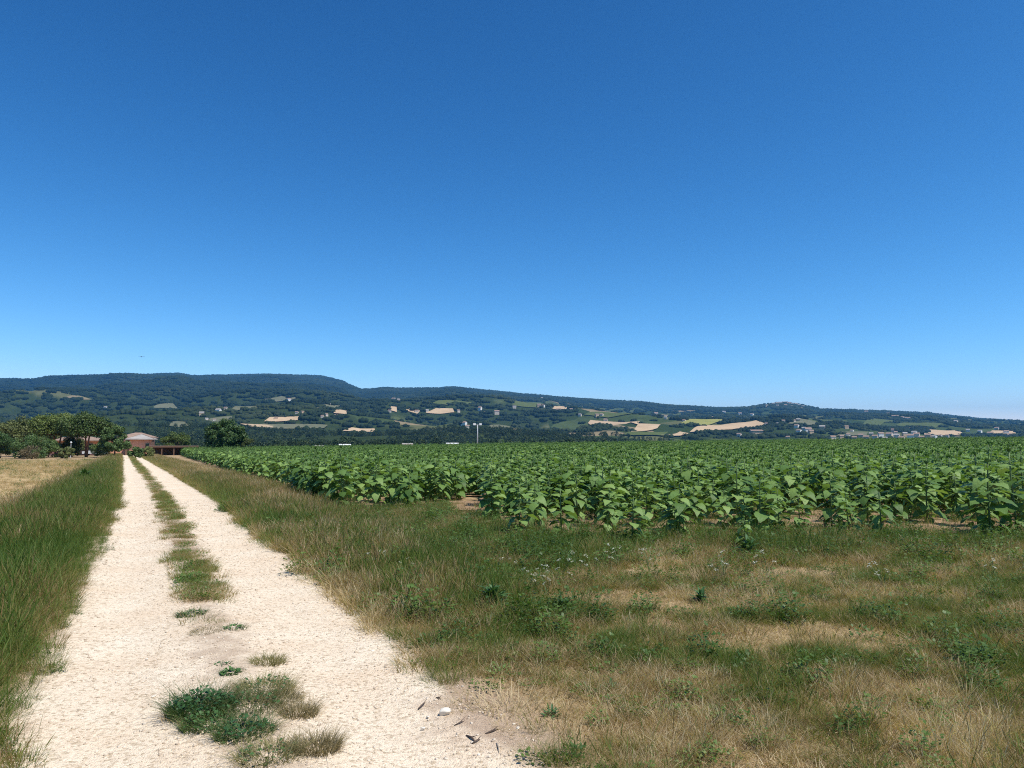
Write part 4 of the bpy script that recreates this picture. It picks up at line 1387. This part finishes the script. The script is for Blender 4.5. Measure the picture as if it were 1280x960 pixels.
TR = [
    # name, label, px, depth, height px top, half width px, ...
    ('umbrella_pine', 'spreading umbrella pine left of the farmhouse, its crown merging with the next', 73, 118, 515, 30, 'pine', 1),
    ('umbrella_pine', 'broad umbrella pine with bare trunks in front of the pink walls', 110, 116, 516, 32, 'pine', 2),
    ('broadleaf_tree', 'olive green tree behind the dark bush at the left edge', 22, 122, 521, 30, 'olive', 3),
    ('broadleaf_tree', 'yellowish green tree between the left edge and the umbrella pines', 48, 128, 520, 24, 'olive', 4),
    ('dark_bush', 'round dark green bush in front of the left hand trees', 42, 104, 540, 24, 'dark', 5),
    ('dark_bush', 'dark bush cut by the left edge of the picture', 4, 106, 538, 18, 'dark', 6),
    ('dry_shrub', 'brownish thin shrub at the foot of the round dark bush', 42, 99, 556, 14, 'brown', 7),
    ('garden_tree', 'dark feathery tree between the umbrella pine and the house wing', 145, 112, 529, 17, 'dark', 8),
    ('garden_tree', 'low round green tree behind the long low roof', 221, 150, 540, 17, 'pine', 9),
    ('round_tree', 'big round dark tree standing alone beside the sunflower field', 285, 128, 525, 28, 'dark', 10),
    ('garden_shrub', 'small shrub touching the right foot of the big round tree', 311, 126, 546, 9, 'olive', 11),
    ('garden_shrub', 'low green shrub in front of the house wing', 172, 106, 558, 9, 'dark', 12),
    ('garden_shrub', 'low shrub right of the house wing wall', 186, 108, 558, 8, 'olive', 13),
    ('garden_shrub', 'dark clipped shrub hiding the foot of the pink walls, left of the lamp', 62, 112, 549, 15, 'dark', 15),
    ('garden_shrub', 'dense olive shrub between the two umbrella pines', 92, 121, 545, 14, 'olive', 16),
    ('garden_shrub', 'leafy shrub right of the umbrella pine trunks', 128, 114, 549, 12, 'dark', 17),
    ('garden_shrub', 'clipped shrub below the umbrella pine trunks', 84, 104, 558, 10, 'olive', 14),
]
for nm, lab, px, d, ty, hw, kind, sd in TR:
    x, y = at(px, d)
    r = math.hypot(x, y)
    z0 = hz(x, y)
    ztop = CAM_H + (558 - ty) / FPX * d
    h = ztop - z0
    rx = hw / FPX * d
    if nm == 'umbrella_pine':
        tree(nm, lab, x, y, h, rx, h * 0.64, h * 0.34, 17000, 0.115, 'pine_leaf', 'pine_bark', rx * 0.24, 95, sd, 0.17, True, -0.55, trunk_top=h * 0.5, stems=2)
    elif kind == 'olive' and 'tree' in nm:
        tree(nm, lab, x, y, h, rx, h * 0.52, h * 0.46, 14000, 0.115, 'olive_leaf', 'bark', rx * 0.22, 80, sd, 0.14)
    elif nm == 'round_tree':
        tree(nm, lab, x, y, h, rx, h * 0.50, h * 0.48, 26000, 0.12, 'dark_leaf', 'bark', rx * 0.19, 120, sd, 0.2)
    elif 'tree' in nm:
        tree(nm, lab, x, y, h, rx, h * 0.50, h * 0.48, 11000, 0.10, kind + '_leaf', 'bark', rx * 0.27, 40, sd, 0.14)
    elif 'dry' in nm:
        tree(nm, lab, x, y, h, rx, h * 0.5, h * 0.5, 1800, 0.06, 'brown_leaf', 'bark', rx * 0.3, 24, sd, 0.05, stems=3)
    else:
        tree(nm, lab, x, y, h, rx, h * 0.48, h * 0.5, 9000 if hw > 12 else 3500, 0.08, kind + '_leaf', 'bark', rx * 0.3, 30, sd, 0.06, stems=2)

# ------------------------------------------------------------------ farmhouse
def hip_roof(mb, x0, x1, y0, y1, z, h, th=0.18, m=0):
    ins = (y1 - y0) / 2
    yc = (y0 + y1) / 2
    if (x1 - x0) / 2 < ins:
        xa = xb = (x0 + x1) / 2
    else:
        xa, xb = x0 + ins, x1 - ins
    v = [(x0, y0, z), (x1, y0, z), (x1, y1, z), (x0, y1, z), (x0, y0, z + th), (x1, y0, z + th), (x1, y1, z + th), (x0, y1, z + th), (xa, yc, z + th + h), (xb, yc, z + th + h)]
    f = [(3, 2, 1, 0), (0, 1, 5, 4), (1, 2, 6, 5), (2, 3, 7, 6), (3, 0, 4, 7), (4, 5, 9, 8), (5, 6, 9), (6, 7, 8, 9), (7, 4, 8)]
    return mb.add(v, f, m)

def farmhouse():
    D = 142.0
    k = D / FPX                                     # metres for one photo pixel at the house
    x, y = at(176, D)
    az = math.atan2(x, y)
    r_ = empty('farmhouse', (x, y, hz(x, y)), -az - R(6))
    tag(r_, 'red plastered farmhouse with low hipped tile roof behind the umbrella pines', 'house')
    def part(name, mb, m, parent=r_):
        return link(name, mb.mesh(name, m), parent)
    # right wing seen beside the trees
    part('wall', MB().box(-1.7, 1.9, 0.0, 4.5, -0.3, 2.9), M['red_plaster'])
    rf = part('roof', hip_roof(MB(), -2.4, 2.6, -0.9, 5.2, 2.9, 0.9), M['roof_pale'])
    part('ridge_tiles', MB().tube([(-2.3, -0.8, 3.11), (0.05, 2.15, 4.0), (0.15, 2.15, 4.0), (2.5, -0.8, 3.11)], [0.09] * 4, 5), M['roof_tile'], rf)
    # shaded side porches either side of the lit wall, carried on posts
    for sx in (-2.15, 2.35):
        part('post', MB().box(sx - 0.15, sx + 0.15, -0.7, -0.4, -0.3, 2.88), M['brown_wood'])
    w = part('window', MB().box(1.0, 1.6, -0.05, 0.04, 1.0, 2.2), M['shutter_green'])
    part('frame', MB().box(0.93, 1.67, -0.035, 0.02, 0.92, 1.0).box(0.93, 1.67, -0.035, 0.02, 2.2, 2.28), M['cream_plaster'], w)
    # taller rear block
    part('wall', MB().box(-4.0, 1.6, 6.5, 11.0, -0.3, 3.3), M['red_plaster'])
    part('roof', hip_roof(MB(), -4.6, 2.2, 5.9, 11.6, 3.3, 0.9), M['roof_tile'])
    # main body behind the pines
    part('wall', MB().box(-15.5, -6.0, 1.5, 10.5, -0.3, 2.6), M['red_plaster'])
    rf = part('roof', hip_roof(MB(), -16.3, -5.2, 0.1, 11.3, 2.6, 1.0), M['roof_tile'])
    part('chimney', MB().box(-6.2, -5.5, 4.6, 5.3, 3.6, 5.3).box(-6.3, -5.4, 4.5, 5.4, 5.3, 5.45), M['cream_plaster'], rf)
    for wx in (-14.6, -12.9, -11.2, -8.4):
        w = part('window', MB().box(wx - 0.45, wx + 0.45, 1.42, 1.54, 0.9, 2.2), M['dark_glass'])
        part('frame', MB().box(wx - 0.53, wx + 0.53, 1.39, 1.5, 0.8, 0.9).box(wx - 0.53, wx + 0.53, 1.39, 1.5, 2.2, 2.3), M['cream_plaster'], w)
    part('door', MB().box(-10.3, -9.3, 1.42, 1.54, -0.3, 2.1), M['brown_wood'])
    # link between the two
    part('wall', MB().box(-5.99, -1.71, 2.5, 4.4, -0.3, 2.6), M['red_plaster'])
    part('roof', MB().box(-5.1, -2.45, 1.8, 5.6, 2.6, 2.78), M['roof_tile'])
farmhouse()

def long_shed():
    x, y = at(219, 140)
    az = math.atan2(x, y)
    r_ = empty('long_shed', (x, y, hz(x, y)), -az)
    tag(r_, 'long low brown open shed with thin flat roof right of the house', 'shed')
    L = 4.2
    link('roof', MB().box(-L, L, -1.2, 2.6, 1.62, 1.76).mesh('roof', M['roof_pale']), r_)
    link('fascia', MB().box(-L, L, -1.26, -1.2, 1.42, 1.74).mesh('fascia', M['brown_wood']), r_)
    link('back_wall', MB().box(-L, L, 2.4, 2.58, -0.2, 1.62).mesh('back_wall', M['brown_wood']), r_)
    for i in range(5):
        px = -L + 0.15 + i * (2 * L - 0.3) / 4
        link('post', MB().box(px - 0.1, px + 0.1, -1.1, -0.9, -0.2, 1.62).mesh('post', M['brown_wood']), r_)
long_shed()

def car(px, d, label):
    x, y = at(px, d)
    r_ = empty('parked_car', (x, y, hz(x, y)), R(20))
    tag(r_, label, 'car')
    b = MB()
    prof = [(-1.9, 0.35), (-1.95, 0.75), (-1.2, 0.9), (1.6, 0.95), (1.95, 0.8), (1.95, 0.35)]
    v = [(a, -0.8, c) for a, c in prof] + [(a, 0.8, c) for a, c in prof]; n = len(prof)
    b.add(v, [tuple(range(n)), tuple(range(2 * n - 1, n - 1, -1))] + [(i, (i + 1) % n, (i + 1) % n + n, i + n)[::-1] for i in range(n)])
    link('body', b.mesh('body', M['car_paint']), r_)
    g_ = MB(); prof = [(-1.2, 0.9), (-0.5, 1.38), (1.0, 1.42), (1.65, 0.95)]; n = 4
    v = [(a, -0.68, c) for a, c in prof] + [(a, 0.68, c) for a, c in prof]
    g_.add(v, [(0, 1, 2, 3), (7, 6, 5, 4)] + [(i, (i + 1) % n, (i + 1) % n + n, i + n)[::-1] for i in range(n)])
    link('windows', g_.mesh('windows', M['dark_glass']), r_)
    link('roof', MB().box(-0.55, 1.0, -0.66, 0.66, 1.39, 1.45).mesh('roof', M['car_paint']), r_)
    for wx in (-1.25, 1.25):
        for wy in (-0.82, 0.82):
            link('wheel', MB().tube([(wx, wy - 0.09, 0.32), (wx, wy + 0.09, 0.32)], [0.32, 0.32], 12).mesh('wheel', M['rubber']), r_)
car(121, 134, 'pale grey car parked under the umbrella pine by the house')

def lamp_post():
    x, y = at(90.5, 108)
    r_ = empty('garden_lamp', (x, y, hz(x, y)))
    tag(r_, 'small white globe garden lamp before the pink walls', 'lamp')
    link('post', MB().tube([(0, 0, 0), (0, 0, 2.1)], [0.05, 0.04], 8).mesh('post', M['metal_grey']), r_)
    v, f = blob_verts(0, 2, 1); v = v / np.linalg.norm(v, axis=1, keepdims=True) * 0.14 + np.array([0, 0, 2.22])
    link('globe', np_mesh('globe', v, f, M['metal_white'], True), r_)
lamp_post()

# ------------------------------------------------------------------ beyond the field: mast, sheds
def mast():
    d = 235.0
    x, y = at(597, d)
    z = hz(x, y)
    top = CAM_H + (558 - 531) / FPX * d - z
    r_ = empty('light_mast', (x, y, z), R(10))
    tag(r_, 'tall pale lighting mast standing beyond the sunflower field', 'mast')
    link('pole', MB().tube([(0, 0, 0), (0, 0, top * 0.5), (0, 0, top)], [0.20, 0.17, 0.13], 10).mesh('pole', M['metal_grey'], True), r_)
    link('crossbar', MB().box(-1.2, 1.2, -0.06, 0.06, top - 0.12, top + 0.02).mesh('crossbar', M['metal_grey']), r_)
    for sx in (-1.0, 0.9):
        link('floodlight', MB().box(sx - 0.38, sx + 0.38, -0.3, -0.07, top - 0.15, top + 0.45).mesh('floodlight', M['metal_white']), r_)
mast()

def shed(px, d, w, topy, m, rm, label):
    x, y = at(px, d); z = hz(x, y)
    wm = w / FPX * d / 2
    h = max(1.2, CAM_H + (558 - topy) / FPX * d - z)
    r_ = empty('farm_shed', (x, y, z), -math.atan2(x, y) + 0.1)
    tag(r_, label, 'shed', 'farm sheds beyond the field')
    link('wall', MB().box(-wm, wm, 0, wm * 1.2, -0.2, h * 0.82).mesh('wall', M[m]), r_)
    mb = MB(); e = 0.2
    v = [(-wm - e, -e, h * 0.82), (wm + e, -e, h * 0.82), (wm + e, wm * 1.2 + e, h * 0.82), (-wm - e, wm * 1.2 + e, h * 0.82), (-wm - e, wm * 0.6, h), (wm + e, wm * 0.6, h)]
    mb.add(v, [(3, 2, 1, 0), (0, 1, 5, 4), (2, 3, 4, 5), (1, 2, 5), (3, 0, 4)])
    link('roof', mb.mesh('roof', M[rm]), r_)
    link('door', MB().box(-wm * 0.3, wm * 0.2, -0.03, 0.05, -0.2, h * 0.6).mesh('door', M['metal_grey']), r_)
shed(432, 228, 13, 555.0, 'white_plaster', 'metal_white', 'white roofed shed at the far edge of the field, leftmost of the four')
shed(510, 232, 12, 554.0, 'cream_plaster', 'roof_pale', 'cream shed at the far edge of the field, second from the left')
shed(566, 236, 14, 553.5, 'ochre_plaster', 'metal_white', 'long pale shed just left of the lighting mast')
shed(400, 226, 9, 556.5, 'white_plaster', 'roof_pale', 'tiny white shed left of the white roofed one beyond the field')

# bird
def bird():
    d = 70.0
    a, b, c = ray(177, 446)
    r_ = empty('bird', (a * d, b * d, CAM_H + c * d), 0.6)
    tag(r_, 'small dark bird flying above the left hand hills', 'bird')
    link('body', MB().tube([(0, -0.14, 0), (0, -0.09, 0.0), (0, 0.0, 0.0), (0, 0.1, 0), (0, 0.2, 0)], [0.01, 0.03, 0.04, 0.025, 0.012], 8).mesh('body', M['feather'], True), r_)
    for sgn in (-1, 1):
        v = [(0, -0.06, 0.01), (0, 0.05, 0.01), (sgn * 0.16, 0.03, 0.06), (sgn * 0.16, -0.06, 0.06), (sgn * 0.30, 0.06, 0.03)]
        v += [(p[0], p[1], p[2] - 0.008) for p in v]
        f = [(0, 1, 2, 3), (3, 2, 4), (8, 7, 6, 5), (9, 7, 8), (0, 3, 8, 5), (3, 4, 9, 8), (4, 2, 7, 9), (2, 1, 6, 7)]
        link('wing', MB().add(v, f).mesh('wing', M['feather']), r_)
bird()

# ------------------------------------------------------------------ houses on the slopes
def gable_meshes():
    w = MB().box(-0.5, 0.5, -0.35, 0.35, -0.3, 0.5)
    w.add([(-0.5, -0.35, 0.5), (-0.5, 0.35, 0.5), (-0.5, 0, 0.72), (0.5, -0.35, 0.5), (0.5, 0.35, 0.5), (0.5, 0, 0.72)], [(1, 0, 2), (3, 4, 5)])
    rf = MB(); e = 0.05
    v = [(-0.5 - e, -0.35 - e, 0.48), (0.5 + e, -0.35 - e, 0.48), (0.5 + e, 0, 0.74), (-0.5 - e, 0, 0.74), (-0.5 - e, 0.35 + e, 0.48), (0.5 + e, 0.35 + e, 0.48)]
    v += [(p[0], p[1], p[2] + 0.04) for p in v]
    rf.add(v, [(6, 7, 8, 9), (9, 8, 11, 10), (1, 0, 3, 2), (2, 3, 4, 5), (0, 1, 7, 6), (5, 4, 10, 11), (1, 2, 8, 7), (2, 5, 11, 8), (3, 0, 6, 9), (4, 3, 9, 10)])
    return w, rf
_w, _r = gable_meshes()
WALLS = {m: _w.mesh('wall', M[m]) for m in ('white_plaster', 'cream_plaster', 'ochre_plaster', 'stone_wall')}
ROOFS = {m: _r.mesh('roof', M[m]) for m in ('roof_tile', 'roof_pale')}
def house(px, py, wpx, wall, roof, label, group, seed, tall=1.0, name='hill_house'):
    rd = random.Random(seed)
    x, y, r = hit(px, py)
    s_ = min(0.72 * wpx / FPX * r, 20.0)
    z = hz(x, y)
    o = empty(name, (x, y, z + 0.10 * s_), -math.atan2(x, y) + rd.uniform(-0.7, 0.7), s_)
    o.scale = (s_, s_, s_ * tall)
    tag(o, label, 'house', group)
    link('wall', WALLS[wall], o); link('roof', ROOFS[roof], o)
WK = ['white_plaster', 'cream_plaster', 'cream_plaster', 'ochre_plaster']
def cluster(spots_, what, group, wall=WK, roof=('roof_tile', 'roof_pale', 'roof_tile'), seed=0):
    spots_ = sorted(spots_)
    for i, q in enumerate(spots_):
        px, py, w = q[:3]
        rd = random.Random(seed + i)
        house(px, py, w, rd.choice(wall), rd.choice(roof), '%s, %s from the left' % (what, ordinal(i + 1)), group, seed + i, q[3] if len(q) > 3 else 1.0)
cluster([(1052, 548, 6), (1060, 546, 6), (1068, 550, 7), (1076, 547, 7), (1083, 550, 8), (1089, 545, 6), (1094, 549, 8), (1101, 546, 8), (1106, 551, 7), (1112, 547, 9), (1121, 548, 8), (1127, 551, 8), (1131, 546, 7), (1138, 549, 9), (1146, 547, 8), (1152, 550, 7), (1160, 548, 8), (1168, 549, 7), (1175, 548, 6), (1119, 544, 6), (1143, 544, 7)],
        'small house of the village in the valley at right', 'village houses in the valley', seed=1000)
house(1116, 545, 4, 'stone_wall', 'roof_tile', 'tall narrow church tower rising from the valley village', 'village houses in the valley', 1099, 3.4, 'church_tower')
cluster([(958, 508.5, 4), (963, 507.5, 4), (967, 506.5, 4.5), (971, 506, 4.5), (975, 505.5, 5), (979, 505, 4.5), (983, 505.2, 5), (987, 505.6, 4.5), (991, 506.5, 4), (995, 507, 5), (999, 508, 4), (1004, 509.5, 4), (972, 508.6, 4), (982, 508.6, 4.5), (990, 509.6, 4), (1001, 511.5, 4)],
        'tiny stone house of the hilltop town', 'hilltop town houses', wall=['stone_wall', 'ochre_plaster', 'cream_plaster'], roof=('roof_tile', 'roof_pale'), seed=1200)
cluster([(973, 532, 5), (979, 528, 5), (992, 529, 6), (998, 527, 6), (996, 535, 7), (1010, 541, 10), (999, 542, 8), (1005, 538, 6), (1014, 542, 7), (1028, 537, 8), (1058, 536, 6), (1041, 550, 8), (945, 543, 22, 0.4), (924, 546, 7), (1065, 541, 5), (985, 549, 6), (958, 532, 5)],
        'pale house on the slope below the hilltop town', 'houses below the hilltop town', seed=1400)
cluster([(252, 520, 7), (273, 516, 8), (282, 512, 5), (361, 502, 6), (412, 508, 5), (371, 518, 5), (378, 517, 5), (403, 522, 5), (408, 520, 5), (420, 522, 6), (258, 526, 5), (268, 527, 5), (132, 513, 5), (345, 525, 6)],
        'small pale house on the wooded left hand slope', 'houses on the left hand slope', seed=1600)
cluster([(492, 501, 6), (498, 502, 5), (487, 516, 5), (521, 517, 6), (534, 517, 5), (573, 516, 5), (600, 515, 6, 1.6), (606, 518, 5), (621, 519, 8), (580, 533, 9), (584, 536, 7), (606, 530.5, 5), (643, 512, 6), (677, 499.5, 4), (674, 510, 6), (679, 510, 5), (698, 515, 7), (714, 514, 5), (746, 521, 6), (752, 521, 6), (757, 528, 6), (725, 521, 5), (820, 519, 6), (832, 524, 5), (855, 528, 5)],
        'small pale house on the middle slope', 'houses on the middle slope', seed=1800)
cluster([(1083, 517, 5), (1119, 523, 9, 0.5), (1127, 524, 8, 0.5), (1134, 525, 8, 0.5), (1195, 529, 5), (1110, 519, 4), (1210, 540, 5), (1238, 545, 7), (1258, 543, 6), (1262, 547, 6), (1225, 541, 5), (1246, 538, 5), (1184, 547, 5), (905, 517, 5), (925, 519, 5), (940, 520, 5), (890, 523, 4)],
        'small light house on the right hand slope', 'houses on the right hand slope', seed=2000)

# ------------------------------------------------------------------ haze
def haze():
    m = bpy.data.materials.new('haze'); m.use_nodes = True
    nt = m.node_tree; nt.nodes.clear()
    out = nt.nodes.new('ShaderNodeOutputMaterial')
    pv = nt.nodes.new('ShaderNodeVolumePrincipled')
    pv.inputs['Color'].default_value = (0.17, 0.55, 1.0, 1)
    pv.inputs['Density'].default_value = HAZE
    pv.inputs['Anisotropy'].default_value = 0.3
    nt.links.new(pv.outputs[0], out.inputs['Volume'])
    o = link('haze', MB().box(-12500, 12500, -12500, 12500, -30, 660).mesh('haze', m))
    tag(o, 'thin blue summer haze over the valley', kind='stuff')
HAZE = 9.5e-5
haze()
